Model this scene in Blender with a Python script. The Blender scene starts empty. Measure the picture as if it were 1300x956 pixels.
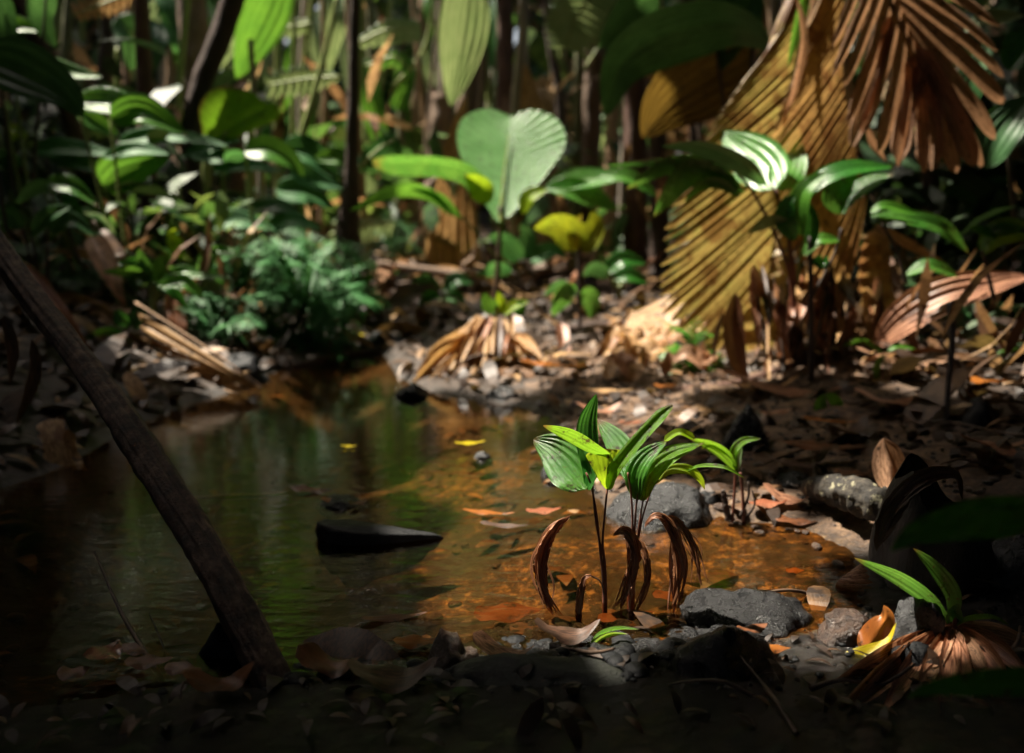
import bpy, math, random
import numpy as np
from mathutils import Vector
random.seed(7); RN = np.random.RandomState(7)
C = bpy.context.scene.collection
R = math.radians
# ------------------------------------------------------------------ camera geometry (photo is 1300 x 956)
F = 1300*35/36; CZ = 0.73; TH = R(10.2)
CAM = np.array([0, 0, CZ])
def ray(px, py):
    x = (px-650)/F; y = -(py-478)/F
    return np.array([x, math.cos(TH)+y*math.sin(TH), -math.sin(TH)+y*math.cos(TH)])
def P(px, py, Y):
    d = ray(px, py); return CAM + d*(Y/d[1])
def W(px, py, z=0.0):
    d = ray(px, py); return CAM + d*((z-CZ)/d[2])
def pxm(Y): return Y/F
# ------------------------------------------------------------------ noise
def _h(ix, iy, s):
    n = (ix.astype(np.int64)*374761393 + iy.astype(np.int64)*668265263 + s*1274126177) & 0xffffffff
    n = ((n ^ (n >> 13))*1274126177) & 0xffffffff
    return ((n ^ (n >> 16)) & 0xffff)/65535.0
def vn(x, y, s=0):
    x = np.asarray(x, float); y = np.asarray(y, float)
    ix = np.floor(x); iy = np.floor(y); fx = x-ix; fy = y-iy
    fx = fx*fx*(3-2*fx); fy = fy*fy*(3-2*fy)
    a = _h(ix, iy, s); b = _h(ix+1, iy, s); c = _h(ix, iy+1, s); d = _h(ix+1, iy+1, s)
    return (a*(1-fx)+b*fx)*(1-fy)+(c*(1-fx)+d*fx)*fy*1.0 - 0.5
def fbm(x, y, s=0, o=4):
    t = 0; a = 1; f = 1
    for k in range(o):
        t = t + a*vn(np.asarray(x)*f, np.asarray(y)*f, s+k*17); a *= .5; f *= 2.03
    return t
# ------------------------------------------------------------------ terrain
SH = [(470,436),(445,452),(380,462),(335,478),(318,492),(240,512),(170,540),(110,575),(60,600),(-60,640),(-260,700),(-500,860),(-300,905),
      (0,905),(110,890),(230,872),(330,874),(400,860),(470,862),(560,864),(640,852),(720,832),(800,830),(870,822),(960,822),(1045,800),(1100,770),
      (1085,700),(1020,668),(960,662),(915,655),(850,668),(775,650),(735,600),(700,560),(700,530),(670,518),(600,508),(540,495),(505,478),(492,455)]
SHW = np.array([W(a, b)[:2] for a, b in SH])
def sdist(x, y):
    x = np.asarray(x, float); y = np.asarray(y, float)
    d = np.full(x.shape, 1e9); ins = np.zeros(x.shape, bool)
    n = len(SHW)
    for i in range(n):
        ax, ay = SHW[i]; bx, by = SHW[(i+1) % n]
        ex, ey = bx-ax, by-ay; L = ex*ex+ey*ey
        t = np.clip(((x-ax)*ex+(y-ay)*ey)/L, 0, 1)
        d = np.minimum(d, np.hypot(x-ax-t*ex, y-ay-t*ey))
        c = ((ay > y) != (by > y)) & (x < (bx-ax)*(y-ay)/((by-ay) if by != ay else 1e-9)+ax)
        ins ^= c
    return np.where(ins, -d, d)
def sm(a, b, x):
    t = np.clip((x-a)/(b-a), 0, 1); return t*t*(3-2*t)
def H(x, y):
    x = np.asarray(x, float); y = np.asarray(y, float)
    d = sdist(x, y)
    left = sm(-0.9, -2.4, x)*sm(1.6, 2.4, y); right = sm(0.5, 1.6, x)*sm(1.8, 2.8, y)
    amp = 0.008 + 0.042*sm(1.9, 2.6, y) + 0.26*left + 0.13*right + 0.07*sm(3.5, 6, y)
    up = amp*(1-np.exp(-np.maximum(d, 0)/(0.30+0.5*right))) + 0.012*np.tanh(np.maximum(d, 0)/0.03)
    up = up + 0.035*np.maximum(d-0.8, 0)*sm(2.0, 4.0, y)*(d < 40)*np.minimum(1, 12/np.maximum(d, 12))
    nr = 0.25+0.75*sm(1.8, 2.5, y)
    n = fbm(x*2.2, y*2.2, 3)*0.05*nr*np.minimum(1, np.maximum(d, 0)/0.5) + fbm(x*11, y*11, 9, 3)*0.016*(.5+.5*nr)*(0.3+0.7*np.minimum(1, np.maximum(d, 0)/0.12))
    n = n + fbm(x*40, y*40, 21, 2)*0.006*sm(8, 5, y)
    bed = -0.10*sm(0, 0.5, -d) - 0.07*sm(0.0, -0.8, x)*sm(0, 0.4, -d) - 0.008*np.tanh(np.maximum(-d, 0)/0.03)
    bed = bed*(0.55+0.45*sm(0.4, 0.0, x))
    return np.where(d > 0, np.maximum(up+n, 0.004), bed+fbm(x*6, y*6, 5, 3)*0.022*sm(0, .2, -d))
def h1(x, y): return float(H(np.array([x]), np.array([y]))[0])
def G(px, py):
    d = ray(px, py); s = np.geomspace(1.0, 30, 420); p = CAM+d*s[:, None]
    k = np.nonzero(p[:, 2] <= np.maximum(H(p[:, 0], p[:, 1]), 0))[0]
    return p[k[0]] if len(k) else CAM+d*8
# ------------------------------------------------------------------ materials
def mat(name):
    m = bpy.data.materials.new(name); m.use_nodes = True; nt = m.node_tree
    for n in list(nt.nodes): nt.nodes.remove(n)
    out = nt.nodes.new('ShaderNodeOutputMaterial'); return m, nt, out
def N(nt, t, **k):
    n = nt.nodes.new(t)
    for a, b in k.items():
        if a in n.inputs: n.inputs[a].default_value = b
        else: setattr(n, a, b)
    return n
def L(nt, a, b): nt.links.new(a, b)
def ramp(nt, fac, stops):
    r = nt.nodes.new('ShaderNodeValToRGB'); el = r.color_ramp.elements
    while len(el) < len(stops): el.new(0.5)
    for e, (p, c) in zip(el, stops): e.position = p; e.color = (*c, 1)
    L(nt, fac, r.inputs[0]); return r.outputs[0]
def mix(nt, f, a, b, bt='MIX'):
    n = nt.nodes.new('ShaderNodeMix'); n.data_type = 'RGBA'; n.blend_type = bt
    if hasattr(f, 'is_output'): L(nt, f, n.inputs[0])
    else: n.inputs[0].default_value = f
    for s, v in ((6, a), (7, b)):
        if hasattr(v, 'is_output'): L(nt, v, n.inputs[s])
        else: n.inputs[s].default_value = (*v, 1)
    return n.outputs[2]
def noise(nt, vec, scale, detail=4, rough=.6, dist=0):
    n = N(nt, 'ShaderNodeTexNoise'); n.inputs['Scale'].default_value = scale; n.inputs['Detail'].default_value = detail
    n.inputs['Roughness'].default_value = rough; n.inputs['Distortion'].default_value = dist
    if vec is not None: L(nt, vec, n.inputs['Vector'])
    return n.outputs[0]
def leafmat(name, c1, c2, c3=None, trans=.35, rough=.4, stripe=14, sw=.35, spots=0.0, spec=.5, tcol=None, bump=.25, attr=False, coat=0.0, tip=False, blotch=None):
    """pleated / veined leaf: colour varies by a noise and by veins that run along the blade (UV.x)"""
    m, nt, out = mat(name)
    tc = N(nt, 'ShaderNodeTexCoord'); uv = N(nt, 'ShaderNodeUVMap')
    sx = N(nt, 'ShaderNodeSeparateXYZ'); L(nt, uv.outputs[0], sx.inputs[0])
    mp = N(nt, 'ShaderNodeMapping'); L(nt, uv.outputs[0], mp.inputs[0]); mp.inputs['Scale'].default_value = (stripe, 1.2, 1)
    st = noise(nt, mp.outputs[0], 2.2, 3, .7)
    nz = noise(nt, tc.outputs['Object'], 9, 5, .65)
    if attr:
        at = N(nt, 'ShaderNodeAttribute'); at.attribute_name = 'rnd'
        col = ramp(nt, at.outputs['Fac'], [(0, c1), (.5, c2), (1, c3)]); col = mix(nt, ramp(nt, nz, [(.4, (0, 0, 0)), (.62, (1, 1, 1))]), col, tuple(x*.6 for x in c1))
    else:
        col = mix(nt, ramp(nt, nz, [(.36, (0, 0, 0)), (.64, (1, 1, 1))]), c1, c2)
        if c3: col = mix(nt, ramp(nt, st, [(.46, (0, 0, 0)), (.56, (1, 1, 1))]), col, c3)
        else:
            dk = tuple(x*.55 for x in c1); f = N(nt, 'ShaderNodeMath', operation='MULTIPLY'); f.inputs[1].default_value = sw
            rr = ramp(nt, st, [(.45, (0, 0, 0)), (.6, (1, 1, 1))]); L(nt, rr, f.inputs[0]); col = mix(nt, f.outputs[0], col, dk)
    if spots:
        v = noise(nt, tc.outputs['Object'], 38, 5, .75)
        col = mix(nt, ramp(nt, v, [(.60-spots*.1, (0, 0, 0)), (.66, (1, 1, 1))]), col, (.035, .02, .01))
    if blotch:
        vb = noise(nt, tc.outputs['Object'], 7, 7, .72, .5); col = mix(nt, ramp(nt, vb, [(.50, (0, 0, 0)), (.57, (1, 1, 1))]), col, blotch)
    if tip:
        ty = N(nt, 'ShaderNodeMath', operation='MULTIPLY_ADD'); L(nt, nz, ty.inputs[0]); ty.inputs[1].default_value = .7; L(nt, sx.outputs[1], ty.inputs[2])
        tm = ramp(nt, ty.outputs[0], [(0, (0, 0, 0)), (1, (1, 1, 1))])
        mr2 = N(nt, 'ShaderNodeMapRange'); L(nt, ty.outputs[0], mr2.inputs[0]); mr2.inputs[1].default_value = 2.16; mr2.inputs[2].default_value = 2.36
        col = mix(nt, mr2.outputs[0], col, (.16, .085, .02))
        v2 = noise(nt, tc.outputs['Object'], 130, 3, .6); col = mix(nt, ramp(nt, v2, [(.66, (0, 0, 0)), (.70, (1, 1, 1))]), col, (.10, .07, .02))
    pr = N(nt, 'ShaderNodeBsdfPrincipled'); L(nt, col, pr.inputs['Base Color'])
    rg = N(nt, 'ShaderNodeMapRange'); L(nt, nz, rg.inputs[0]); rg.inputs[3].default_value = rough*.75; rg.inputs[4].default_value = rough*1.3; L(nt, rg.outputs[0], pr.inputs['Roughness'])
    pr.inputs['Specular IOR Level'].default_value = spec
    if coat: pr.inputs['Coat Weight'].default_value = coat; pr.inputs['Coat Roughness'].default_value = .12
    b = N(nt, 'ShaderNodeBump'); b.inputs['Strength'].default_value = bump; b.inputs['Distance'].default_value = .004
    L(nt, st, b.inputs['Height']); L(nt, b.outputs[0], pr.inputs['Normal'])
    if trans:
        tr = N(nt, 'ShaderNodeBsdfTranslucent')
        g = mix(nt, 1.0, col, tcol or (1.0, 1.0, .45), 'MULTIPLY'); 
        gm = N(nt, 'ShaderNodeGamma'); L(nt, g, gm.inputs[0]); gm.inputs[1].default_value = .75
        L(nt, gm.outputs[0], tr.inputs[0])
        ms = N(nt, 'ShaderNodeMixShader'); ms.inputs[0].default_value = trans
        L(nt, pr.outputs[0], ms.inputs[1]); L(nt, tr.outputs[0], ms.inputs[2]); L(nt, ms.outputs[0], out.inputs[0])
    else: L(nt, pr.outputs[0], out.inputs[0])
    return m
def solid(name, stops, scale=6, rough=.7, bump=.5, bscale=40, stretch=(1, 1, 1), dist=.01, spec=.5, detail=6, extra=None, rvar=0.0):
    m, nt, out = mat(name)
    tc = N(nt, 'ShaderNodeTexCoord'); mp = N(nt, 'ShaderNodeMapping'); L(nt, tc.outputs['Object'], mp.inputs[0]); mp.inputs['Scale'].default_value = stretch
    nz = noise(nt, mp.outputs[0], scale, detail, .68); col = ramp(nt, nz, stops)
    if extra:
        c, thr, sc = extra
        e = noise(nt, tc.outputs['Object'], sc, 6, .7); col = mix(nt, ramp(nt, e, [(thr, (0, 0, 0)), (thr+.05, (1, 1, 1))]), col, c)
    pr = N(nt, 'ShaderNodeBsdfPrincipled'); L(nt, col, pr.inputs['Base Color']); pr.inputs['Roughness'].default_value = rough
    pr.inputs['Specular IOR Level'].default_value = spec
    nb = noise(nt, mp.outputs[0], bscale, 6, .7)
    if rvar:
        rg = N(nt, 'ShaderNodeMapRange'); L(nt, nz, rg.inputs[0]); rg.inputs[1].default_value=.35; rg.inputs[2].default_value=.65
        rg.inputs[3].default_value = max(.05, rough-rvar); rg.inputs[4].default_value = min(1, rough+rvar); L(nt, rg.outputs[0], pr.inputs['Roughness'])
    b = N(nt, 'ShaderNodeBump'); b.inputs['Strength'].default_value = bump; b.inputs['Distance'].default_value = dist
    L(nt, nb, b.inputs['Height']); L(nt, b.outputs[0], pr.inputs['Normal']); L(nt, pr.outputs[0], out.inputs[0]); return m

M = {}
M['fresh'] = leafmat('fresh_leaf', (.12, .32, .012), (.19, .42, .02), trans=.6, rough=.26, stripe=26, sw=.45, spec=.6, spots=.3, tip=True, bump=.5)
M['lime'] = leafmat('lime_leaf', (.28, .48, .01), (.38, .56, .015), trans=.62, rough=.33, stripe=24, sw=.5, spots=.3, tip=True, bump=.4)
M['deep'] = leafmat('deep_leaf', (.022, .13, .016), (.04, .18, .02), trans=.3, rough=.26, stripe=16, sw=.6, spec=.6, spots=.15)
M['glossy'] = leafmat('glossy_leaf', (.05, .20, .025), (.11, .30, .04), trans=.4, rough=.26, stripe=24, sw=.42, spec=.8, spots=.3, tip=True, bump=.5)
M['wide'] = leafmat('wide_leaf', (.06, .20, .02), (.10, .28, .025), trans=.4, rough=.34, stripe=11, sw=.4)
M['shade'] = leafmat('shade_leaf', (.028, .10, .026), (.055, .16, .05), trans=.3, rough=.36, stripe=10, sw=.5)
M['heart'] = leafmat('heart_leaf', (.12, .33, .08), (.17, .42, .11), trans=.4, rough=.33, stripe=16, sw=.5, spec=1.0, bump=.4, spots=.45)
M['blue'] = leafmat('bluish_leaf', (.035, .15, .045), (.065, .22, .06), trans=.3, rough=.48, stripe=10, sw=.4, spec=.3)
M['pale'] = leafmat('pale_leaf', (.22, .33, .17), (.33, .42, .26), trans=.35, rough=.4, stripe=14, sw=.5)
M['yellow'] = leafmat('yellow_leaf', (.50, .38, .01), (.60, .50, .02), trans=.35, rough=.35, stripe=8, sw=.3, spots=.4)
M['yolive'] = leafmat('yellow_green_leaf', (.30, .32, .01), (.16, .22, .01), trans=.45, rough=.4, stripe=8, sw=.4, spots=.5)
M['orange'] = leafmat('orange_leaf', (.40, .14, .025), (.28, .085, .018), trans=.3, rough=.3, stripe=6, sw=.4, spots=.4)
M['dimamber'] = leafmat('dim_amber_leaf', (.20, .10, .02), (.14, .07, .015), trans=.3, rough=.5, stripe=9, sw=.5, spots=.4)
M['rust'] = leafmat('rust_leaf', (.20, .075, .03), (.12, .042, .02), trans=.2, rough=.4, stripe=8, sw=.6, spots=.5)
M['redwet'] = leafmat('wet_red_leaf', (.27, .085, .045), (.40, .17, .10), trans=.1, rough=.15, stripe=6, sw=.4, spec=.8, spots=.2)
M['tan'] = leafmat('tan_frond', (.62, .40, .19), (.50, .30, .13), (.28, .15, .06), trans=.35, rough=.55, stripe=6, spots=.35, tcol=(1, .8, .5))
M['brown'] = leafmat('brown_frond', (.60, .35, .21), (.48, .27, .16), (.28, .15, .085), trans=.42, rough=.5, stripe=6, spots=.35, tcol=(1, .75, .5))
M['amber'] = leafmat('amber_frond', (.70, .46, .22), (.58, .35, .15), (.36, .20, .09), trans=.45, rough=.5, stripe=5, spots=.4, tcol=(1, .8, .4), blotch=(.26, .12, .055))
M['olive'] = leafmat('olive_frond', (.52, .37, .16), (.34, .30, .11), (.40, .23, .10), trans=.45, rough=.42, stripe=7, spots=.35, blotch=(.20, .095, .04), tcol=(1, .95, .4))
M['darkdead'] = leafmat('dark_dead_frond', (.11, .055, .032), (.07, .035, .022), (.035, .018, .012), trans=.12, rough=.5, stripe=8, spots=.5)
M['curl'] = leafmat('curled_dead_leaf', (.58, .30, .18), (.36, .16, .09), (.12, .05, .03), trans=.25, rough=.42, stripe=9, tcol=(1, .75, .5))
M['litter'] = leafmat('litter_leaf', (.032, .017, .010), (.16, .075, .028), (.46, .28, .12), trans=.12, rough=.5, stripe=5, attr=True)
M['canopy'] = leafmat('canopy_leaf', (.03, .08, .015), (.05, .13, .02), (.10, .16, .03), trans=.10, rough=.5, stripe=5, attr=True)
M['far'] = leafmat('far_leaf', (.022, .07, .016), (.06, .15, .03), (.17, .24, .06), trans=.4, rough=.45, stripe=5, attr=True)
M['fardead'] = leafmat('far_dead_leaf', (.12, .055, .03), (.32, .18, .08), (.62, .44, .25), trans=.35, rough=.5, stripe=5, attr=True, tcol=(1, .8, .5))
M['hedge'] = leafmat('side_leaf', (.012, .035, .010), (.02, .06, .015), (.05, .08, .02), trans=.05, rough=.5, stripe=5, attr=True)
M['petiole'] = solid('green_petiole', [(.3, (.16, .22, .06)), (.7, (.30, .34, .12))], 9, .45, .3, stretch=(6, 6, 1))
M['redstem'] = solid('reddish_stem', [(.3, (.11, .035, .025)), (.7, (.22, .08, .05))], 30, .4, .4, stretch=(3, 3, .5))
M['darkstem'] = solid('dark_stem', [(.3, (.03, .022, .018)), (.7, (.07, .045, .035))], 20, .6, .5, stretch=(3, 3, .5))
M['greystem'] = solid('grey_stem', [(.3, (.22, .18, .14)), (.7, (.42, .36, .29))], 14, .7, .5, stretch=(3, 3, .6))
M['redbark'] = solid('red_bark', [(.3, (.08, .040, .028)), (.7, (.19, .10, .07))], 7, .8, .8, 18, (2, 2, 1), .03)
M['barkd'] = solid('dark_bark', [(.3, (.04, .026, .02)), (.7, (.10, .06, .045))], 7, .8, .8, 18, (2, 2, 1), .03)
M['barkb'] = solid('brown_bark', [(.3, (.13, .085, .06)), (.7, (.28, .19, .13))], 7, .8, .9, 14, (3, 3, 1), .03)
M['barkg'] = solid('olive_bark', [(.3, (.09, .10, .045)), (.7, (.20, .20, .10))], 7, .75, .6, 18, (3, 3, .6), .02)
M['tanbark'] = solid('tan_sheath', [(.3, (.22, .13, .075)), (.7, (.45, .29, .17))], 8, .7, .7, 16, (5, 5, .6), .02)
M['log'] = solid('log_wood', [(.32, (.014, .008, .005)), (.5, (.075, .043, .026)), (.68, (.21, .13, .08))], 34, .6, 1.0, 150, (1, 1, 1), .006, extra=((.20, .075, .025), .66, 16))
M['lichenlog'] = solid('lichen_log_wood', [(.35, (.006, .005, .004)), (.52, (.03, .024, .017)), (.68, (.10, .082, .055))], 42, .7, 1.0, 110, (1, 1, 1), .006, extra=((.27, .25, .16), .58, 45))
M['rock'] = solid('dark_wet_rock', [(.35, (.004, .004, .005)), (.7, (.016, .016, .017))], 60, .30, 1.0, 190, dist=.005, spec=.4, rvar=.12)
M['rockb'] = solid('black_rock', [(.35, (.004, .0045, .0055)), (.7, (.012, .013, .015))], 40, .5, .9, 160, dist=.003, spec=.22, rvar=.12)
M['rockg'] = solid('grey_rock', [(.3, (.006, .0065, .0075)), (.5, (.020, .021, .023)), (.70, (.065, .066, .068))], 75, .30, 1.0, 200, dist=.004, extra=((.20, .21, .12), .66, 26), rvar=.12)
M['rockm'] = solid('mossy_rock', [(.35, (.008, .010, .007)), (.7, (.03, .034, .023))], 50, .42, .9, 150, dist=.005)
M['rockbr'] = solid('brown_rock', [(.35, (.02, .010, .007)), (.7, (.10, .06, .04))], 60, .28, 1.0, 150, dist=.006)
M['husk'] = solid('fibrous_husk', [(.35, (.006, .004, .003)), (.7, (.035, .02, .015))], 30, .7, 1.0, 80, (2, 2, .5), .008)
M['huskr'] = solid('smooth_husk', [(.35, (.10, .055, .05)), (.7, (.20, .12, .105))], 9, .55, .8, 30, (3, 3, .4), .008)
M['twig'] = solid('twig_bark', [(.3, (.04, .022, .014)), (.7, (.14, .085, .052))], 20, .6, .6, 50, (1, 1, 1), .003)
M['palestick'] = solid('pale_stick', [(.3, (.16, .15, .14)), (.7, (.42, .41, .40))], 30, .3, .6, 60, (1, 1, 1), .003)

# ------------------------------------------------------------------ mesh helpers
def mesh(name, V, Fc, m, parent=None, uv=None, rnd=None, smooth=True, origin=None):
    V = np.asarray(V, float)
    if parent is not None: o0 = np.array(parent.get('_o', (0, 0, 0)))
    elif origin is not None: o0 = np.asarray(origin, float)
    else: o0 = np.array([V[:, 0].mean(), V[:, 1].mean(), V[:, 2].min()])
    me = bpy.data.meshes.new(name); me.from_pydata((V-o0).tolist(), [], [tuple(int(i) for i in f) for f in Fc]); me.update()
    if smooth: me.polygons.foreach_set('use_smooth', [True]*len(me.polygons))
    if uv is not None:
        ul = me.uv_layers.new(name='UVMap'); uv = np.asarray(uv, float)
        li = np.zeros(len(me.loops), int); me.loops.foreach_get('vertex_index', li); ul.data.foreach_set('uv', uv[li].ravel())
    if rnd is not None:
        a = me.attributes.new('rnd', 'FLOAT', 'POINT'); a.data.foreach_set('value', np.asarray(rnd, float))
    me.materials.append(m); o = bpy.data.objects.new(name, me); C.objects.link(o)
    if parent is not None: o.parent = parent; o['_o'] = tuple(map(float, o0))
    else: o.location = o0; o['_o'] = tuple(map(float, o0))
    return o
ALL = []
def tag(o, label, cat, group=None):
    o['label'] = label; o['category'] = cat
    if group: o['group'] = group
    ALL.append(o); return o
def thing(name, label, cat, loc, group=None):
    o = bpy.data.objects.new(name, None); C.objects.link(o); o.location = tuple(map(float, loc)); o['_o'] = tuple(map(float, loc))
    o.empty_display_size = .1
    return tag(o, label, cat, group)
def cat_rs(pts, n, vals=None):
    p = np.asarray(pts, float)
    if len(p) == 2: t = np.linspace(0, 1, n)[:, None]; return p[0]*(1-t)+p[1]*t
    q = np.vstack([2*p[0]-p[1], p, 2*p[-1]-p[-2]]); out = []
    seg = np.linalg.norm(np.diff(p[:, :3], axis=0), axis=1)+1e-9; cum = np.concatenate([[0], np.cumsum(seg)])/seg.sum()
    for t in np.linspace(0, 1, n):
        i = min(int(np.searchsorted(cum, t, side='right')-1), len(p)-2); i = max(i, 0)
        u = (t-cum[i])/(cum[i+1]-cum[i]); a, b, c, d = q[i], q[i+1], q[i+2], q[i+3]
        out.append(.5*((2*b)+(-a+c)*u+(2*a-5*b+4*c-d)*u*u+(-a+3*b-3*c+d)*u**3))
    return np.array(out)
def nrm(v): return v/(np.linalg.norm(v, axis=-1, keepdims=True)+1e-12)
PROF = {
 'lance': lambda t: np.clip(np.sin(np.pi*np.clip(t, 0, 1)**.85), 0, 1)**.75,
 'ovate': lambda t: np.clip(np.sin(np.pi*np.clip(t, 0, 1)**.62), 0, 1)**.7,
 'obov': lambda t: np.clip(np.sin(np.pi*np.clip(t, 0, 1)**1.3), 0, 1)**.8,
 'strap': lambda t: np.clip(t*8, 0, 1)**.6*np.clip((1-t)*7+.12, 0, 1)**.6,
 'tri': lambda t: np.clip(t*1.05, 0, 1)**.8*np.clip((1-t)*12+.3, 0, 1),
 'needle': lambda t: (1-t)**.5*np.clip(t*6+.3, 0, 1),
 'log': lambda t: np.ones_like(t)}
def blade_geo(sp, w, prof='lance', tw=0, fold=.25, pleat=0., k=4, n=22, cols=8, wav=0., jag=0., seed=0, view=None, curl=0.):
    """sp: (N,3) world points of the midrib; w: width in metres"""
    rr = np.random.RandomState(seed)
    S = cat_rs(sp, n); T = nrm(np.gradient(S, axis=0)); t = np.linspace(0, 1, n)
    Vw = nrm(CAM-S) if view is None else np.repeat(nrm(np.asarray(view, float))[None], n, 0)
    S0 = nrm(np.cross(T, Vw)); N0 = nrm(np.cross(S0, T))
    tws = np.radians(np.interp(t, np.linspace(0, 1, len(tw)), tw)) if isinstance(tw, (list, tuple)) else np.full(n, R(tw))
    A = S0*np.cos(tws)[:, None]+N0*np.sin(tws)[:, None]; B = nrm(np.cross(A, T))
    if True: B = np.where((B*N0).sum(1)[:, None]*np.cos(tws)[:, None] < 0, -B, B)
    hw = PROF[prof](t)*w/2
    V = []; UV = []; ph = rr.rand()*6
    for i in range(n):
        for j in range(cols+1):
            u = -1+2*j/cols
            e = 1+jag*(rr.rand()-.5)*(abs(u) > .9)
            z = abs(u)*math.sin(fold)+pleat*(2*abs(((u*k) % 2)-1)-1)+wav*math.sin(t[i]*11+ph+u*2)*abs(u) - curl*u*u
            V.append(S[i]+A[i]*u*e*hw[i]*math.cos(fold)+B[i]*z*hw[i]); UV.append((j/cols, t[i]*2))
    Fc = [(i*(cols+1)+j, i*(cols+1)+j+1, (i+1)*(cols+1)+j+1, (i+1)*(cols+1)+j) for i in range(n-1) for j in range(cols)]
    return np.array(V), Fc, np.array(UV)
def fan_geo(spine, edges, n=12, rows=10, pleat=.3, split=1.0, bulge=0., sag=0., seed=0, tipk=1.2, jit=0., gap=0.):
    """spine and each edge: (N,3) world points; ribs join the spine to the edge; every rib pair is a pleat, parted beyond 'split'"""
    rr = np.random.RandomState(seed); V = []; Fc = []; UV = []
    for si, E in enumerate(edges):
        A = cat_rs(spine, 2*n+1); B = cat_rs(E, 2*n+1)
        if n > 20:
            ps = np.cumsum(.45+rr.rand(2*n+1)); ps = (ps-ps[0])/(ps[-1]-ps[0])*(2*n); ix = np.arange(2*n+1)
            A = np.stack([np.interp(ps, ix, A[:, c]) for c in range(3)], 1); B = np.stack([np.interp(ps, ix, B[:, c]) for c in range(3)], 1)
        if jit:
            g = rr.randn(2*n+1)*jit; B = A+(B-A)*(1+g)[:, None]
        D = B-A; Ln = np.linalg.norm(D, axis=1)
        mid = A+D*.5; nv = nrm(np.cross(np.gradient(mid, axis=0), D)); vw = nrm(CAM-mid); nv = np.where((nv*vw).sum(1)[:, None] < 0, -nv, nv)
        for s in range(n):
            i = 2*s; b0 = len(V); sl = 1.0 if split >= 1 else min(.97, split*(1+.5*(rr.rand()-.5)))
            pk = (.5+1.1*rr.rand()) if n > 20 else 1.0
            jitN = (rr.rand()-.5)*(.10 if split < 1 else 0.02)
            for q in range(rows+1):
                w = q/rows; cols = []
                for c in (0, 1, 2):
                    p = A[i+c]+D[i+c]*w+nv[i+c]*(bulge*Ln[i+c]*math.sin(math.pi*w*.9))+np.array([0, 0, -1])*sag*Ln[i+c]*w*w
                    cols.append(p)
                if w > sl:
                    k = min(1, ((w-sl)/(1-sl))**tipk)*.92
                    for c in (0, 2): cols[c] = cols[c]*(1-k*.9)+cols[1]*k*.9
                    for c in (0, 1, 2): cols[c] = cols[c]+nv[i+1]*jitN*Ln[i+1]*(w-sl)
                if gap and w > sl:
                    g_ = gap*min(1, (w-sl)/.12)
                    for c in (0, 2): cols[c] = cols[c]*(1-g_)+cols[1]*g_
                sp = np.linalg.norm(cols[2]-cols[0])
                cols[1] = cols[1]+nv[i+1]*pleat*sp*pk
                V += cols; UV += [(i/4, w*2), ((i+1)/4, w*2), ((i+2)/4, w*2)]
            for q in range(rows):
                for c in (0, 1): a = b0+q*3+c; Fc.append((a, a+1, a+4, a+3))
    return np.array(V), Fc, np.array(UV)
def tube_geo(pts, rad, sides=10, n=24, rough=0., seed=0, groove=0., caps=True, rings=0, ellip=1.0, ridge=0.):
    S = cat_rs(pts, n); T = nrm(np.gradient(S, axis=0)); r = np.interp(np.linspace(0, 1, n), np.linspace(0, 1, len(rad)), rad)
    up = np.array([0.13, 0.2, 1.0]); 
    if abs(T[0] @ nrm(up)) > .95: up = np.array([1.0, .2, 0])
    A = nrm(np.cross(T, up)); B = nrm(np.cross(T, A)); V = []; UV = []
    aa = 2*math.pi*np.arange(sides)/sides; ii = np.arange(n)[:, None]
    nz = vn((np.cos(aa)*1.3+seed*3.1)[None]+ii*.7, (np.sin(aa)*1.3)[None]+ii*.45, seed)
    rz = vn((np.cos(aa)*5+seed)[None]+ii*.035, (np.sin(aa)*5)[None]+ii*.02, seed+5)+.6*vn((np.cos(aa)*11+seed)[None]+ii*.06, (np.sin(aa)*11)[None]+ii*.1, seed+6)
    for i in range(n):
        for j in range(sides):
            a = 2*math.pi*j/sides
            rr = r[i]*(1+rough*nz[i, j])
            if ridge: rr *= 1+ridge*rz[i, j]
            if rings: rr *= 1+rings*(abs((i*.5) % 2-1)-.5)*.2
            if groove: rr *= 1-groove*math.exp(-((a-3.9)/.22)**2)*(1-.5*i/n)-groove*.5*math.exp(-((a-4.9)/.15)**2)
            V.append(S[i]+A[i]*math.cos(a)*rr*ellip+B[i]*math.sin(a)*rr); UV.append((j/sides, i/n*3))
    Fc = [(i*sides+j, i*sides+(j+1) % sides, (i+1)*sides+(j+1) % sides, (i+1)*sides+j) for i in range(n-1) for j in range(sides)]
    if caps: Fc += [tuple(range(sides))[::-1], tuple((n-1)*sides+j for j in range(sides))]
    return np.array(V), Fc, np.array(UV)
def PP(l, Y=None):
    o = []
    for q in l: o.append(P(q[0], q[1], q[2] if len(q) > 2 else Y))
    return np.array(o)
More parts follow.
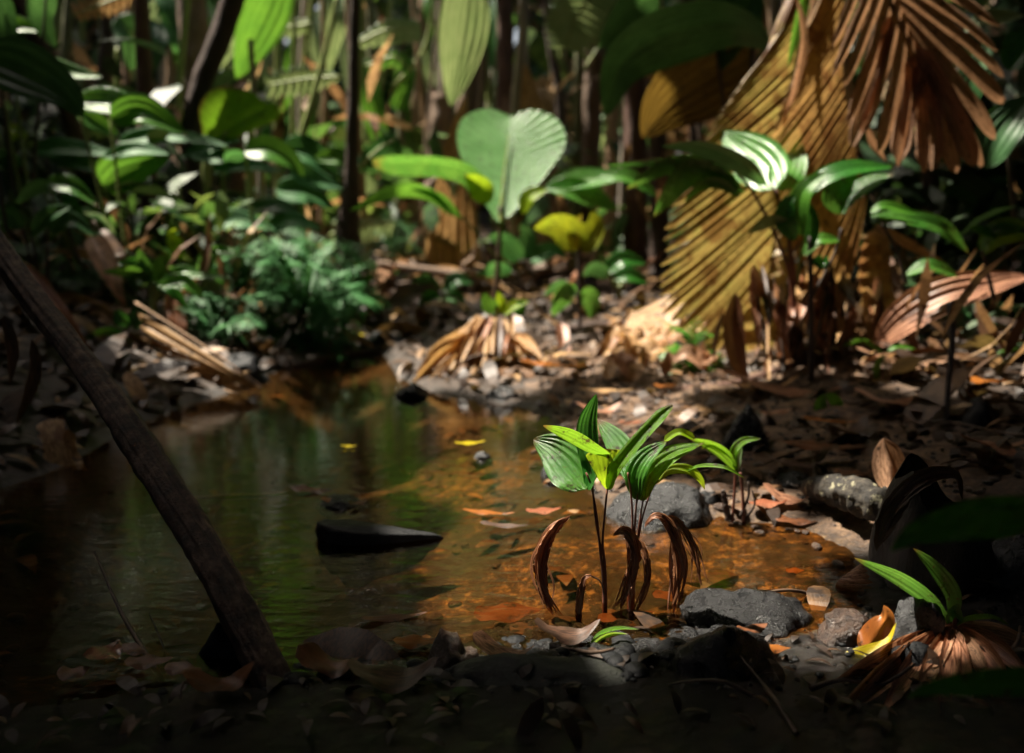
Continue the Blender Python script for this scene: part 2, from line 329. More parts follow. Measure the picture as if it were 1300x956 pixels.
# px-driven parts -------------------------------------------------------------
def leaf(parent, pts, w, m, Y=None, name='leaf', **k):
    sp = PP(pts, Y); Ym = sp[:, 1].mean(); g = blade_geo(sp, w*pxm(Ym), **k)
    return mesh(name, g[0], g[1], M[m], parent, g[2])
def fan(parent, spine, edges, m, Y=None, name='leaf', **k):
    g = fan_geo(PP(spine, Y), [PP(e, Y) for e in edges], **k)
    return mesh(name, g[0], g[1], M[m], parent, g[2])
def tube(parent, pts, rad, m, Y=None, name='stem', **k):
    sp = PP(pts, Y); Ym = sp[:, 1].mean(); rad = rad if isinstance(rad, (list, tuple)) else [rad, rad*.8]
    g = tube_geo(sp, [a*pxm(Ym) for a in rad], **k)
    return mesh(name, g[0], g[1], M[m], parent, g[2])
from mathutils import noise as mnoise
def rock(px, py, wpx, hpx, m, label, cat='rock', name='rock', dep=1.0, seed=1, Y=None, sub=4, rgh=.35, sink=.3, yaw=0., taper=0., group=None, flat=0.0, parent=None):
    """px,py: middle of the visible base; wpx,hpx visible size"""
    b = G(px, py) if Y is None else P(px, py, Y)
    s = pxm(b[1]); w = wpx*s/2*1.12; h = hpx*s; 
    import bmesh
    bm = bmesh.new(); bmesh.ops.create_icosphere(bm, subdivisions=sub, radius=1)
    V = np.array([v.co[:] for v in bm.verts]); Fc = [[v.index for v in f.verts] for f in bm.faces]; bm.free()
    disp = np.array([mnoise.fractal(Vector((v[0]*1.1+seed*7.3, v[1]*1.1, v[2]*1.1+seed)), .9, 2.1, 4) for v in V])
    V = V*(1+rgh*disp)[:, None]
    rk = np.random.RandomState(seed*13+1)
    for _ in range(9):
        nk = nrm(rk.randn(3)*np.array([1, 1, .8])); ck = rk.uniform(.72, .95); dd = V @ nk; V = np.where((dd > ck)[:, None], V-nk*((dd-ck)*.88)[:, None], V)
    V = V*(1+.05*np.array([mnoise.fractal(Vector((v[0]*5+seed, v[1]*5, v[2]*5)), .8, 2.2, 4) for v in V]))[:, None]
    if flat: V[:, 2] = np.where(V[:, 2] > flat, flat+(V[:, 2]-flat)*.12, V[:, 2])
    zt = V[:, 2].max()
    V[:, 0] *= 1; 
    if taper: V[:, 2] *= 1-taper*.75*np.clip((V[:, 0]+1)/2, 0, 1); V[:, 1] *= 1-taper*.95*np.clip((V[:, 0]+1)/2, 0, 1)
    V = V*(1+.035*np.array([mnoise.fractal(Vector((v[0]*7+seed, v[1]*7, v[2]*7+9)), .7, 2.2, 4) for v in V]))[:, None]
    ca, sa = math.cos(yaw), math.sin(yaw)
    hz = h/((1-sink)*zt)*1.0
    V = V*np.array([w, w*dep, hz]); 
    V = np.stack([V[:, 0]*ca-V[:, 1]*sa, V[:, 0]*sa+V[:, 1]*ca, V[:, 2]], 1)
    c = np.array([b[0], b[1]+w*dep*.55, max(b[2], 0)+sink*0-hz*zt*sink+0.0])
    V = V+c
    o = mesh(name, V, Fc, M[m], parent)
    return tag(o, label, cat, group) if parent is None else o
# ------------------------------------------------------------------ sun & holes
SUN = nrm(np.array([-0.42, 0.22, 0.88]))
# ------------------------------------------------------------------ ground
def axis(lo, hi, core_lo, core_hi, step, growth=1.13):
    a = list(np.arange(core_lo, core_hi, step)); s = step
    x = a[-1]
    while x < hi: s *= growth; x += s; a.append(x)
    x = a[0]; s = step; pre = []
    while x > lo: s *= growth; x -= s; pre.append(x)
    return np.array(pre[::-1]+a)
xs = axis(-90, 90, -2.2, 2.4, .017); ys = axis(-40, 140, 1.15, 5.2, .017)
XX, YY = np.meshgrid(xs, ys); ZZ = H(XX, YY); nx, ny = len(xs), len(ys)
DD = sdist(XX, YY)
Vg = np.stack([XX.ravel(), YY.ravel(), ZZ.ravel()], 1)
i0 = (np.arange(ny-1)[:, None]*nx+np.arange(nx-1)[None]).ravel()
Fg = np.stack([i0, i0+1, i0+nx+1, i0+nx], 1)
def groundmat():
    m, nt, out = mat('forest_ground')
    tc = N(nt, 'ShaderNodeTexCoord'); ob = tc.outputs['Object']
    bedA = N(nt, 'ShaderNodeAttribute'); bedA.attribute_name = 'bed'; mudA = N(nt, 'ShaderNodeAttribute'); mudA.attribute_name = 'mud'; sandA = N(nt, 'ShaderNodeAttribute'); sandA.attribute_name = 'sand'
    n1 = noise(nt, ob, 5, 8, .7); n2 = noise(nt, ob, 34, 8, .78); n3 = noise(nt, ob, 3.1, 5, .6, .4)
    soil = ramp(nt, n2, [(.3, (.008, .005, .0035)), (.5, (.03, .018, .011)), (.7, (.08, .046, .026))])
    sand = ramp(nt, n2, [(.34, (.02, .011, .006)), (.5, (.095, .052, .027)), (.68, (.28, .17, .09))])
    mud = ramp(nt, n2, [(.35, (.004, .0035, .003)), (.7, (.020, .015, .011))])
    bed = ramp(nt, n2, [(.40, (.010, .005, .002)), (.5, (.075, .036, .012)), (.60, (.36, .225, .08))])
    moss = ramp(nt, n2, [(.38, (.004, .007, .003)), (.66, (.055, .045, .012))])
    bed = mix(nt, ramp(nt, n3, [(.54, (0, 0, 0)), (.59, (1, 1, 1))]), bed, moss)
    n4 = noise(nt, ob, 11, 7, .78, .6); bed = mix(nt, ramp(nt, n4, [(.50, (0, 0, 0)), (.58, (1, 1, 1))]), bed, (.03, .018, .009))
    n5 = noise(nt, ob, 22, 5, .7, .3); bed = mix(nt, ramp(nt, n5, [(.57, (0, 0, 0)), (.60, (1, 1, 1))]), bed, (.015, .012, .006))
    dpA = N(nt, 'ShaderNodeAttribute'); dpA.attribute_name = 'silt_shade'; bed = mix(nt, dpA.outputs['Fac'], bed, ramp(nt, n2, [(.35, (.003, .0025, .0015)), (.60, (.014, .010, .005)), (.72, (.08, .052, .022))]))
    c = mix(nt, sandA.outputs['Fac'], soil, sand); c = mix(nt, mudA.outputs['Fac'], c, mud); c = mix(nt, bedA.outputs['Fac'], c, bed)
    pr = N(nt, 'ShaderNodeBsdfPrincipled'); L(nt, c, pr.inputs['Base Color'])
    rg = N(nt, 'ShaderNodeMapRange'); L(nt, mudA.outputs['Fac'], rg.inputs[0]); rg.inputs[3].default_value = .62; rg.inputs[4].default_value = .16; L(nt, rg.outputs[0], pr.inputs['Roughness'])
    nb = noise(nt, ob, 60, 6, .7)
    b = N(nt, 'ShaderNodeBump'); b.inputs['Distance'].default_value = .012
    rs = N(nt, 'ShaderNodeMapRange'); L(nt, mudA.outputs['Fac'], rs.inputs[0]); rs.inputs[3].default_value = .7; rs.inputs[4].default_value = 1.0; L(nt, rs.outputs[0], b.inputs['Strength'])
    L(nt, nb, b.inputs['Height']); L(nt, b.outputs[0], pr.inputs['Normal']); L(nt, pr.outputs[0], out.inputs[0]); return m
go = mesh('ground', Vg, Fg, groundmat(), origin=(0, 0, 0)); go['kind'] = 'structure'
def att(nm, v): a = go.data.attributes.new(nm, 'FLOAT', 'POINT'); a.data.foreach_set('value', v.ravel().astype(float))
wob = fbm(XX*5, YY*5, 77, 3)*.12

att('silt_shade', np.clip(sm(-.55, -1.2, XX+wob*3+(YY-2.2)*.16)*1.0+sm(2.3, 3.2, YY+wob*2)*.75+sm(.02, .22, fbm(XX*3.3, YY*4.5, 88, 3))*.8, 0, 1))  # left and far terms paint dark reflections into the bed; noise term is silt
att('bed', sm(0.01, -.02, DD+wob*.15))
near = sm(2.0, 1.75, YY+wob)*sm(-3, -1, XX)
att('mud', np.clip(near+sm(.06, 0.0, DD+wob*.3)*.45+sm(1.0, 1.5, XX+wob)*sm(2.6, 2.2, YY)*.8, 0, 1))
att('sand', sm(.0, .25, XX+wob)*sm(5.5, 4, YY)*sm(1.5, 1.0, XX+wob)*sm(1.9, 2.1, YY))
# ------------------------------------------------------------------ water
def watermat():
    m, nt, out = mat('stream_water')
    tc = N(nt, 'ShaderNodeTexCoord'); mp = N(nt, 'ShaderNodeMapping'); L(nt, tc.outputs['Object'], mp.inputs[0]); mp.inputs['Scale'].default_value = (1, 2.6, 1)
    a = noise(nt, mp.outputs[0], 11, 3, .5, .6); b_ = noise(nt, mp.outputs[0], 62, 3, .55, .4)
    ad = N(nt, 'ShaderNodeMath', operation='MULTIPLY_ADD'); L(nt, b_, ad.inputs[0]); ad.inputs[1].default_value = .12; L(nt, a, ad.inputs[2])
    b = N(nt, 'ShaderNodeBump'); b.inputs['Strength'].default_value = .42; b.inputs['Distance'].default_value = .006; L(nt, ad.outputs[0], b.inputs['Height'])
    sy = N(nt, 'ShaderNodeSeparateXYZ'); L(nt, tc.outputs['Object'], sy.inputs[0])
    mr = N(nt, 'ShaderNodeMapRange'); L(nt, sy.outputs[1], mr.inputs[0]); mr.inputs[1].default_value = 1.8; mr.inputs[2].default_value = 3.6; mr.inputs[3].default_value = .42; mr.inputs[4].default_value = .06; L(nt, mr.outputs[0], b.inputs['Strength'])
    fr = N(nt, 'ShaderNodeFresnel'); fr.inputs[0].default_value = 1.45; L(nt, b.outputs[0], fr.inputs['Normal'])
    gl = N(nt, 'ShaderNodeBsdfGlossy'); gl.inputs['Roughness'].default_value = .008; L(nt, b.outputs[0], gl.inputs['Normal'])
    tr = N(nt, 'ShaderNodeBsdfTransparent'); tr.inputs[0].default_value = (.72, .52, .30, 1)
    ms = N(nt, 'ShaderNodeMixShader'); L(nt, fr.outputs[0], ms.inputs[0]); L(nt, tr.outputs[0], ms.inputs[1]); L(nt, gl.outputs[0], ms.inputs[2]); L(nt, ms.outputs[0], out.inputs[0]); return m
wx = np.linspace(-3.2, 1.7, 60); wy = np.linspace(1.2, 5.6, 60); A, B = np.meshgrid(wx, wy)
i0 = (np.arange(59)[:, None]*60+np.arange(59)[None]).ravel()
wo = mesh('stream_water', np.stack([A.ravel(), B.ravel(), A.ravel()*0], 1), np.stack([i0, i0+1, i0+61, i0+60], 1), watermat(), origin=(0, 0, 0)); wo['kind'] = 'structure'
# ------------------------------------------------------------------ leaf clouds (stuff)
def cloud(name, cen, size, m, asp=.35, tilt=.6, seed=1, down=0., rr_=None, fine=False):
    rr = np.random.RandomState(seed); n = len(cen); sz = size if hasattr(size, '__len__') else np.full(n, size)
    az = rr.rand(n)*2*np.pi; d = np.stack([np.cos(az), np.sin(az), rr.randn(n)*tilt-down], 1); d = nrm(d)
    up = nrm(np.stack([rr.randn(n)*tilt*.7, rr.randn(n)*tilt*.7, np.ones(n)], 1)); s = nrm(np.cross(d, up)); nn = nrm(np.cross(s, d))
    prof = [(0, .04, 0), (.28, 1, .05), (.62, .85, .03), (1, .03, -.12)]
    if fine: prof = [(0, .03, -.06), (.1, .42, 0), (.26, .86, .05), (.45, 1, .07), (.64, .86, .05), (.82, .5, -.01), (1, .02, -.13)]
    K = len(prof); V = np.zeros((n, 2*K, 3)); uv = np.zeros((n, 2*K, 2))
    for i, (t, w, z) in enumerate(prof):
        c = cen+d*(sz*(t-.5))[:, None]+nn*(sz*z)[:, None]
        V[:, 2*i] = c-s*(sz*asp*w/2)[:, None]; V[:, 2*i+1] = c+s*(sz*asp*w/2)[:, None]; uv[:, 2*i] = (0, t*2); uv[:, 2*i+1] = (1, t*2)
    base = (np.arange(n)*2*K)[:, None]; f = np.concatenate([base+np.array([[2*i, 2*i+1, 2*i+3, 2*i+2]]) for i in range(K-1)])
    rv = np.repeat(rr.rand(n) if rr_ is None else rr_, 2*K)
    o = mesh(name, V.reshape(-1, 3), f, M[m], None, uv.reshape(-1, 2), rv, smooth=False, origin=(0, 0, 0)); o['kind'] = 'stuff'; return o
HOLES = []   # (point, radius) to be lit; leaves are left out along its sun ray
def hole(px, py, Y, r): HOLES.append((P(px, py, Y), r))
hole(365, 350, 4.8, .25); hole(250, 350, 4.5, .2); hole(560, 735, 1.95, .10); hole(520, 660, 2.25, .06); hole(640, 765, 1.85, .10); hole(700, 745, 1.9, .05); hole(790, 720, 1.70, .13); hole(860, 715, 1.72, .11)
hole(760, 835, 1.56, .11); hole(920, 825, 1.55, .10); hole(660, 838, 1.55, .06); hole(840, 850, 1.52, .05); hole(570, 845, 1.55, .05); hole(443, 570, 2.9, .07); hole(600, 572, 2.85, .08); hole(530, 825, 1.58, .04)
hole(785, 600, 1.72, .17); hole(735, 575, 1.72, .13); hole(840, 590, 1.74, .13); hole(830, 640, 2.2, .18); hole(935, 600, 2.25, .15)
hole(700, 700, 1.72, .12); hole(290, 485, 3.85, .2); hole(80, 572, 2.7, .05); hole(560, 700, 2.05, .05); hole(650, 200, 5.4, .5); hole(900, 260, 4.0, .30); hole(1010, 250, 3.9, .28); hole(1150, 110, 3.5, .52); hole(880, 140, 4.0, .28); hole(1070, 50, 3.9, .3); hole(920, 360, 3.9, .3); hole(1040, 150, 3.9, .3); hole(1175, 672, 1.0, .03); hole(975, 690, 2.0, .08); hole(690, 640, 2.3, .07)
hole(620, 450, 4.1, .42); hole(830, 440, 4.2, .38); hole(500, 470, 4.2, .16); hole(850, 530, 3.3, .14); hole(960, 700, 2.0, .07); hole(700, 590, 2.6, .10)
hole(305, 140, 5.6, .25); hole(380, 100, 7, .3); hole(245, 445, 3.95, .30); hole(590, 600, 2.5, .08)
hole(560, 200, 7.5, .4); hole(700, 320, 5.6, .3); hole(1085, 825, 1.55, .09); hole(1200, 760, 1.55, .05); hole(1150, 845, 1.5, .08); hole(960, 440, 3.8, .15); hole(1130, 210, 3.6, .15)
_hr = random.Random(33)
for _ in range(20):
    _x, _y = _hr.uniform(540, 740), _hr.uniform(545, 795); hole(_x, _y, float(W(_x, _y)[1]), _hr.uniform(.015, .055))
hole(600, 530, 3.3, .10); hole(560, 560, 3.0, .08); hole(140, 855, 1.50, .035); hole(225, 862, 1.48, .03); hole(820, 560, 3.0, .12); hole(1130, 610, 2.1, .05); hole(1050, 625, 2.1, .07); hole(120, 130, 4.6, .10); hole(200, 220, 4.8, .10); hole(410, 225, 6.0, .3); hole(300, 200, 5.4, .2); hole(60, 90, 4.6, .08)
def canopy(n, x0, x1, y0, y1, z0, z1, size, keep, name, seed, shrink=1.0):
    rr = np.random.RandomState(seed); c = np.stack([rr.uniform(x0, x1, n), rr.uniform(y0, y1, n), rr.uniform(z0, z1, n)], 1)
    ok = np.ones(n, bool)
    for p, r in HOLES:
        v = c-p; t = v @ SUN; d = np.linalg.norm(v-t[:, None]*SUN, axis=1); ok &= ~((d < r*shrink+size*.30) & (t > 0))
    dens = keep(c[:, 0]-SUN[0]/SUN[2]*c[:, 2], c[:, 1]-SUN[1]/SUN[2]*c[:, 2]); ok &= rr.rand(n) < dens
    return cloud(name, c[ok], size*rr.uniform(.7, 1.3, ok.sum()), 'canopy', .5, .25, seed+1)
fg = lambda x, y: np.where(y < 5.2, 1.0, np.where(y < 7.5, .48, np.where(y < 12, .12, .05)))*1.0
canopy(16000, -11, 9, -7, 24, 5.0, 7.5, .62, fg, 'light_shaping_canopy', 11)  # overhead leaves out of frame, thinned and pierced to shape the light below
canopy(26000, -7, 3.5, -3, 6, 4.4, 6.0, .45, lambda x, y: np.where((x < .1) & (y < 3.3) | (x > .95) & (y < 5.6) | (y < 1.5), 1.0, np.where(y < 3.3, .72, .15)), 'light_shaping_canopy', 12)  # second unseen layer, thickest where the ground is meant to stay dark
# banks of foliage to each side and behind the camera, added to block sky light
def hedge(n, x0, x1, y0, y1, z0, z1, size, seed, m='hedge', name='light_blocking_undergrowth', tilt=.8, asp=.4):
    rr = np.random.RandomState(seed); c = np.stack([rr.uniform(x0, x1, n), rr.uniform(y0, y1, n), rr.uniform(z0, z1, n)], 1)
    ok = np.ones(n, bool)
    for p, r in HOLES:
        v = c-p; t = v @ SUN; d = np.linalg.norm(v-t[:, None]*SUN, axis=1); ok &= ~((d < r*.8+size*.25) & (t > .4) & (c[:, 2] > 1.2))
    c = c[ok]; n = len(c)
    return cloud(name, c, size*rr.uniform(.6, 1.4, n), m, asp, tilt, seed+1, .3)
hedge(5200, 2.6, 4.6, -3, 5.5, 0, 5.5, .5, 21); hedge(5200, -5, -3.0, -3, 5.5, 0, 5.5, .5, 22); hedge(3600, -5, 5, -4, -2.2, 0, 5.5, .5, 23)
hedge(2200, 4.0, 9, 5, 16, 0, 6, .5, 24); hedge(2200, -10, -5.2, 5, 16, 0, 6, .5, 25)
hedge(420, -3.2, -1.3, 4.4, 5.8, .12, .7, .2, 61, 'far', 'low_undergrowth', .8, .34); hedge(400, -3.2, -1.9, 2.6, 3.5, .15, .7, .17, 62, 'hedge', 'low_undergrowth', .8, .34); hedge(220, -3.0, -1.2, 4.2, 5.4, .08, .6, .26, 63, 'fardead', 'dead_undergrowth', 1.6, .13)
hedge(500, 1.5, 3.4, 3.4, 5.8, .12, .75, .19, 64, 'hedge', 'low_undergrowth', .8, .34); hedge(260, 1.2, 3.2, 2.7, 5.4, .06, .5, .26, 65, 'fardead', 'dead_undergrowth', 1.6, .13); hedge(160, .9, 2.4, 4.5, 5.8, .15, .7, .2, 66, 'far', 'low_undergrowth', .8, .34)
# distant forest seen between the trunks
hedge(2600, -8, 8, 9.5, 17, 0, 5.5, .62, 31, 'far', 'distant_foliage', .9, .34)
hedge(1200, -8, 8, 9, 15, 0, 5, .6, 33, 'fardead', 'distant_dead_fronds', 1.4, .25)
hedge(5200, -22, 22, 17, 26, 7, 24, 1.7, 71, 'hedge', 'sky_blocking_crowns', .9, .5)  # out-of-frame crowns, added to keep bright sky out of the water reflections
hedge(2600, -22, -11, 2, 18, 3, 20, 1.5, 72, 'hedge', 'sky_blocking_crowns', .9, .5)
hedge(5200, -12, 12, 16, 25, 0, 12, 1.0, 35, 'far', 'distant_foliage', .9, .5)
hedge(420, -4, 5, 6.4, 9.5, .15, 1.2, .40, 36, 'far', 'low_undergrowth', .7, .36); hedge(380, -4.5, 5, 5.8, 9.5, .1, 1.6, .42, 37, 'fardead', 'dead_undergrowth', 1.6, .16)
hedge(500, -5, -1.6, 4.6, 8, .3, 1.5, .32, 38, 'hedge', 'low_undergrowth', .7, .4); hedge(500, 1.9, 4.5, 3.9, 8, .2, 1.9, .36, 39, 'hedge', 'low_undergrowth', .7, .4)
# ------------------------------------------------------------------ litter, twigs, pebbles (stuff)
def scatter(n, fn, seed):
    rr = np.random.RandomState(seed); out = []
    pts = fn(rr, n); d = sdist(pts[:, 0], pts[:, 1]); return pts[d > .012] if seed != 99 else pts
pts = scatter(10000, lambda r, n: np.stack([r.uniform(-3.6, 3.6, n), 2.1+r.rand(n)**1.2*7, ], 1), 41)
pts = pts[(sdist(pts[:, 0], pts[:, 1]) > .012)]
pts = pts[~((pts[:, 0] > .05) & (pts[:, 0] < 1.15) & (pts[:, 1] > 2.1) & (pts[:, 1] < 3.75) & (np.random.RandomState(6).rand(len(pts)) < .5))]
z = H(pts[:, 0], pts[:, 1]); cen = np.stack([pts[:, 0], pts[:, 1], z+.014], 1); rr = np.random.RandomState(4)
cloud('leaf_litter', cen, rr.uniform(.025, .085, len(cen))*(1+.14*cen[:, 1]), 'litter', .34, .45, 42, fine=True, rr_=rr.rand(len(cen))**np.where((cen[:, 0] > .95) & (cen[:, 1] < 5), 3.2, 1.8))  # right-bank litter skewed to darker colours, painting in the shade there
pts = np.stack([RN.uniform(-2.6, 2.8, 700), 2.6+RN.rand(700)*4.5], 1); pts = pts[(sdist(pts[:, 0], pts[:, 1]) > .12) & ~((pts[:, 0] > .05) & (pts[:, 0] < 1.1) & (pts[:, 1] < 3.8))]
cloud('leaf_litter', np.stack([pts[:, 0], pts[:, 1], H(pts[:, 0], pts[:, 1])+.03], 1), RN.uniform(.16, .42, len(pts)), 'litter', .22, .5, 47, fine=True, rr_=RN.rand(len(pts))**1.8)
pts = np.stack([RN.uniform(-1.6, 1.5, 900), RN.uniform(1.25, 2.0, 900)], 1); pts = pts[sdist(pts[:, 0], pts[:, 1]) > .01]
cen = np.stack([pts[:, 0], pts[:, 1], H(pts[:, 0], pts[:, 1])+.006], 1)
pts2 = np.stack([RN.uniform(-1.2, 1.3, 170), RN.uniform(1.2, 1.72, 170)], 1); pts2 = pts2[sdist(pts2[:, 0], pts2[:, 1]) > .0]
cloud('shore_leaf_litter', np.stack([pts2[:, 0], pts2[:, 1], H(pts2[:, 0], pts2[:, 1])+.012], 1), RN.uniform(.03, .08, len(pts2)), 'litter', .34, .45, 49, fine=True, rr_=RN.rand(len(pts2))**4*.5)
cloud('shore_leaf_litter', cen, RN.uniform(.012, .05, len(cen)), 'litter', .34, .3, 45, fine=True, rr_=RN.rand(len(cen))**3*.6)
pts = np.stack([RN.uniform(-2.2, 1.3, 420), RN.uniform(1.6, 4.6, 420)], 1); pts = pts[sdist(pts[:, 0], pts[:, 1]) < -.05]
cen = np.stack([pts[:, 0], pts[:, 1], H(pts[:, 0], pts[:, 1])+.008], 1)
cloud('submerged_leaf_litter', cen, RN.uniform(.04, .13, len(cen)), 'litter', .34, .12, 46, fine=True, rr_=RN.rand(len(cen))*.8)
def pebbles(name, pts, s, m, seed):
    import bmesh
    bm = bmesh.new(); bmesh.ops.create_icosphere(bm, subdivisions=2, radius=1); V0 = np.array([v.co[:] for v in bm.verts]); F0 = np.array([[v.index for v in f.verts] for f in bm.faces]); bm.free()
    rr = np.random.RandomState(seed); z = H(pts[:, 0], pts[:, 1]); V = []; Fc = []
    for k, (p, zz) in enumerate(zip(pts, z)):
        sc = s*rr.uniform(.35, 1.5)*np.array([rr.uniform(.7, 1.3), rr.uniform(.7, 1.3), rr.uniform(.4, .7)]); 
        W_ = V0*(1+.25*np.sin(V0@rr.randn(3, 3)*2.0).mean(1))[:, None]
        V.append(W_*sc+np.array([p[0], p[1], zz+sc[2]*.3])); Fc.append(F0+len(V0)*k)
    o = mesh(name, np.vstack(V), np.vstack(Fc), M[m], origin=(0, 0, 0)); o['kind'] = 'stuff'
a = np.stack([RN.uniform(.1, 1.5, 1500), RN.uniform(2.1, 4.0, 1500)], 1); a = a[sdist(a[:, 0], a[:, 1]) > 0]; pebbles('bank_gravel', a, .006, 'rock', 3)
a = np.stack([RN.uniform(.1, 1.5, 500), RN.uniform(2.1, 4.0, 500)], 1); a = a[sdist(a[:, 0], a[:, 1]) > -.05]; pebbles('bank_gravel', a, .010, 'rockbr', 8)
a = np.stack([RN.uniform(-.8, 1.3, 800), RN.uniform(1.35, 1.95, 800)], 1); a = a[sdist(a[:, 0], a[:, 1]) > -.04]; pebbles('shore_gravel', a, .0045, 'rockb', 5)
a = np.stack([RN.uniform(-.35, .2, 380), RN.uniform(1.40, 1.60, 380)], 1); pebbles('shore_gravel', a, .013, 'rockb', 16)
a = np.stack([RN.uniform(-.05, .42, 420), RN.uniform(1.47, 1.70, 420)], 1); pebbles('shore_gravel', a, .013, 'rock', 15)
a = np.stack([RN.uniform(-1.2, 1.1, 500), RN.uniform(1.7, 4, 500)], 1); a = a[sdist(a[:, 0], a[:, 1]) < 0]; pebbles('stream_gravel', a, .012, 'rockbr', 6)
def twigs(name, n, x0, x1, y0, y1, l, seed, m='twig'):
    rr = np.random.RandomState(seed); V = []; Fc = []; b = 0
    for k in range(n):
        x, y = rr.uniform(x0, x1), rr.uniform(y0, y1)
        if float(sdist(np.array([x]), np.array([y]))[0]) < .03: continue
        a = rr.rand()*6.28; ln = l*rr.uniform(.4, 1.6); p = []
        for t in (-.5, -.15, .2, .5):
            X, Y_ = x+math.cos(a)*ln*t+rr.randn()*.03*ln, y+math.sin(a)*ln*t+rr.randn()*.03*ln; p.append((X, Y_, max(0, h1(X, Y_))+.008+abs(t+.5)*rr.rand()*.04))
        r0 = rr.uniform(.0012, .004)*(1+.2*y); g = tube_geo(p, [r0, r0*.5], 5, 7, caps=False); V.append(g[0]); Fc += [tuple(i+b for i in f) for f in g[1]]; b += len(g[0])
    o = mesh(name, np.vstack(V), Fc, M[m], origin=(0, 0, 0)); o['kind'] = 'stuff'
twigs('twig_litter', 260, -2.6, 3, 2.2, 6.5, .3, 51); twigs('shore_twig_litter', 36, -1, 1.2, 1.3, 1.9, .12, 52)
# ================================================================== OBJECTS
def plant(name, label, cat, base, stems=(), leaves=(), fans=(), group=None):
    b = P(*base) if len(base) == 3 else G(*base)
    t = thing(name, label, cat, b, group)
    for s in stems:
        o = s[3] if len(s) > 3 else {}; tube(t, s[0], s[1], s[2], o.get('Y', b[1]), 'stem', **{k: v for k, v in o.items() if k != 'Y'})
    for l in leaves:
        o = dict(l[3]) if len(l) > 3 else {}; nm = o.pop('name', 'leaf'); leaf(t, l[0], l[1], l[2], o.pop('Y', b[1]), nm, **o)
    for f in fans:
        o = dict(f[3]) if len(f) > 3 else {}; nm = o.pop('name', 'leaf'); fan(t, f[0], f[1], f[2], o.pop('Y', b[1]), nm, **o)
    return t
def single(name, g, m, label, cat, group=None):
    return tag(mesh(name, g[0], g[1], M[m], None, g[2]), label, cat, group)
def one_leaf(name, label, pts, w, m, Y=None, cat='leaf', group=None, thick=0., **k):
    sp = PP(pts, Y); g = blade_geo(sp, w*pxm(sp[:, 1].mean()), **k)
    return single(name, g, m, label, cat, group)
def lying(name, label, px, py, L_, wd, ang, m, z=.006, cat='fallen leaf', group=None, prof='ovate', curl=.25, fold=.25, lift=.0, tilt=0., **k):
    """leaf resting on water or ground at a pixel: L_ and wd in metres, ang = heading on the ground"""
    L_ *= .8; wd *= .8; c = G(px, py); c = np.array([c[0], c[1], max(c[2], 0)+z]); d = np.array([math.cos(ang), math.sin(ang), 0])
    sp = [c-d*L_/2+np.array([0, 0, lift]), c-d*L_*.15+np.array([0, 0, lift*.2]), c+d*L_*.2, c+d*L_/2+np.array([0, 0, lift*.8])]
    g = blade_geo(np.array(sp), wd, prof=prof, fold=fold, curl=curl, view=(tilt, -.1, 1), n=16, cols=8, wav=.15, **k)
    return single(name, g, m, label, cat, group)
def tr(pts, rad, m, label, Y=None, name='palm_tree', cat='palm tree', group=None, down=True, sides=14, n=30, rough=.22, seed=1, rings=0, **k):
    sp = PP(pts, Y); r = [a*pxm(sp[:, 1].mean()) for a in rad]
    if down:
        q = sp[-1].copy(); zb = h1(q[0], q[1])-.04
        if q[2] > zb: sp = np.vstack([sp, [q[0]*1.0, q[1], zb]]); r = r+[r[-1]*1.15]
    g = tube_geo(sp, r, sides, n, rough, seed, rings=rings, **k)
    if name == 'palm_tree':
        t = thing(name, label, cat, sp[-1], group); mesh('trunk', g[0], g[1], M[m], t, g[2]); return t
    return single(name, g, m, label, cat, group)
# ---------------- A. lit seedlings on the near shore
Y0 = 1.72
t = plant('palm_seedling', 'sunlit green palm seedling with broad glossy leaves on two thin dark red stems', 'seedling', (768, 792, Y0),
  [([(768, 795), (767, 740), (762, 700), (757, 650), (750, 615), (744, 600)], [3.6, 3.2, 1.6, 1.3, 1.2], 'redstem', dict(n=20)),
   ([(769, 792), (768, 720), (765, 690), (768, 650), (771, 620)], [2.6, 2.2, 1.6, 1.3], 'redstem', dict(n=20)),
   ([(765, 705), (756, 660), (752, 610), (752, 590)], [1.6, 1.2, 1.2], 'redstem')],
  [([(744, 621, 1.72), (728, 596, 1.75), (704, 572, 1.785), (677, 558, 1.815)], 66, 'glossy', dict(prof='ovate', tw=[-5, 5], fold=.18, pleat=.035, k=7, cols=28, n=34)),
   ([(746, 622, 1.72), (750, 604, 1.72), (744, 585, 1.73), (735, 568, 1.73)], 25, 'deep', dict(prof='ovate', tw=50, fold=.2, pleat=.05, k=4, cols=12)),
   ([(771, 622, 1.72), (769, 603, 1.71), (768, 588, 1.71), (766, 570, 1.71)], 50, 'lime', dict(prof='tri', tw=0, fold=.12, pleat=.02, k=6, cols=24)),
   ([(776, 579, 1.71), (755, 569, 1.70), (725, 552, 1.69), (689, 540, 1.68)], 23, 'fresh', dict(prof='lance', tw=[50, 25], fold=.15, pleat=.04, k=4, cols=16)),
   ([(772, 622, 1.72), (782, 598, 1.70), (815, 558, 1.67), (855, 516, 1.64)], 26, 'fresh', dict(prof='strap', tw=[35, 48], fold=.5, pleat=.06, k=3, cols=12)),
   ([(752, 604, 1.75), (745, 570, 1.77), (745, 535, 1.78), (757, 500, 1.78)], 33, 'deep', dict(prof='lance', tw=-20, fold=.3, pleat=.05, k=5, cols=20, n=30))])
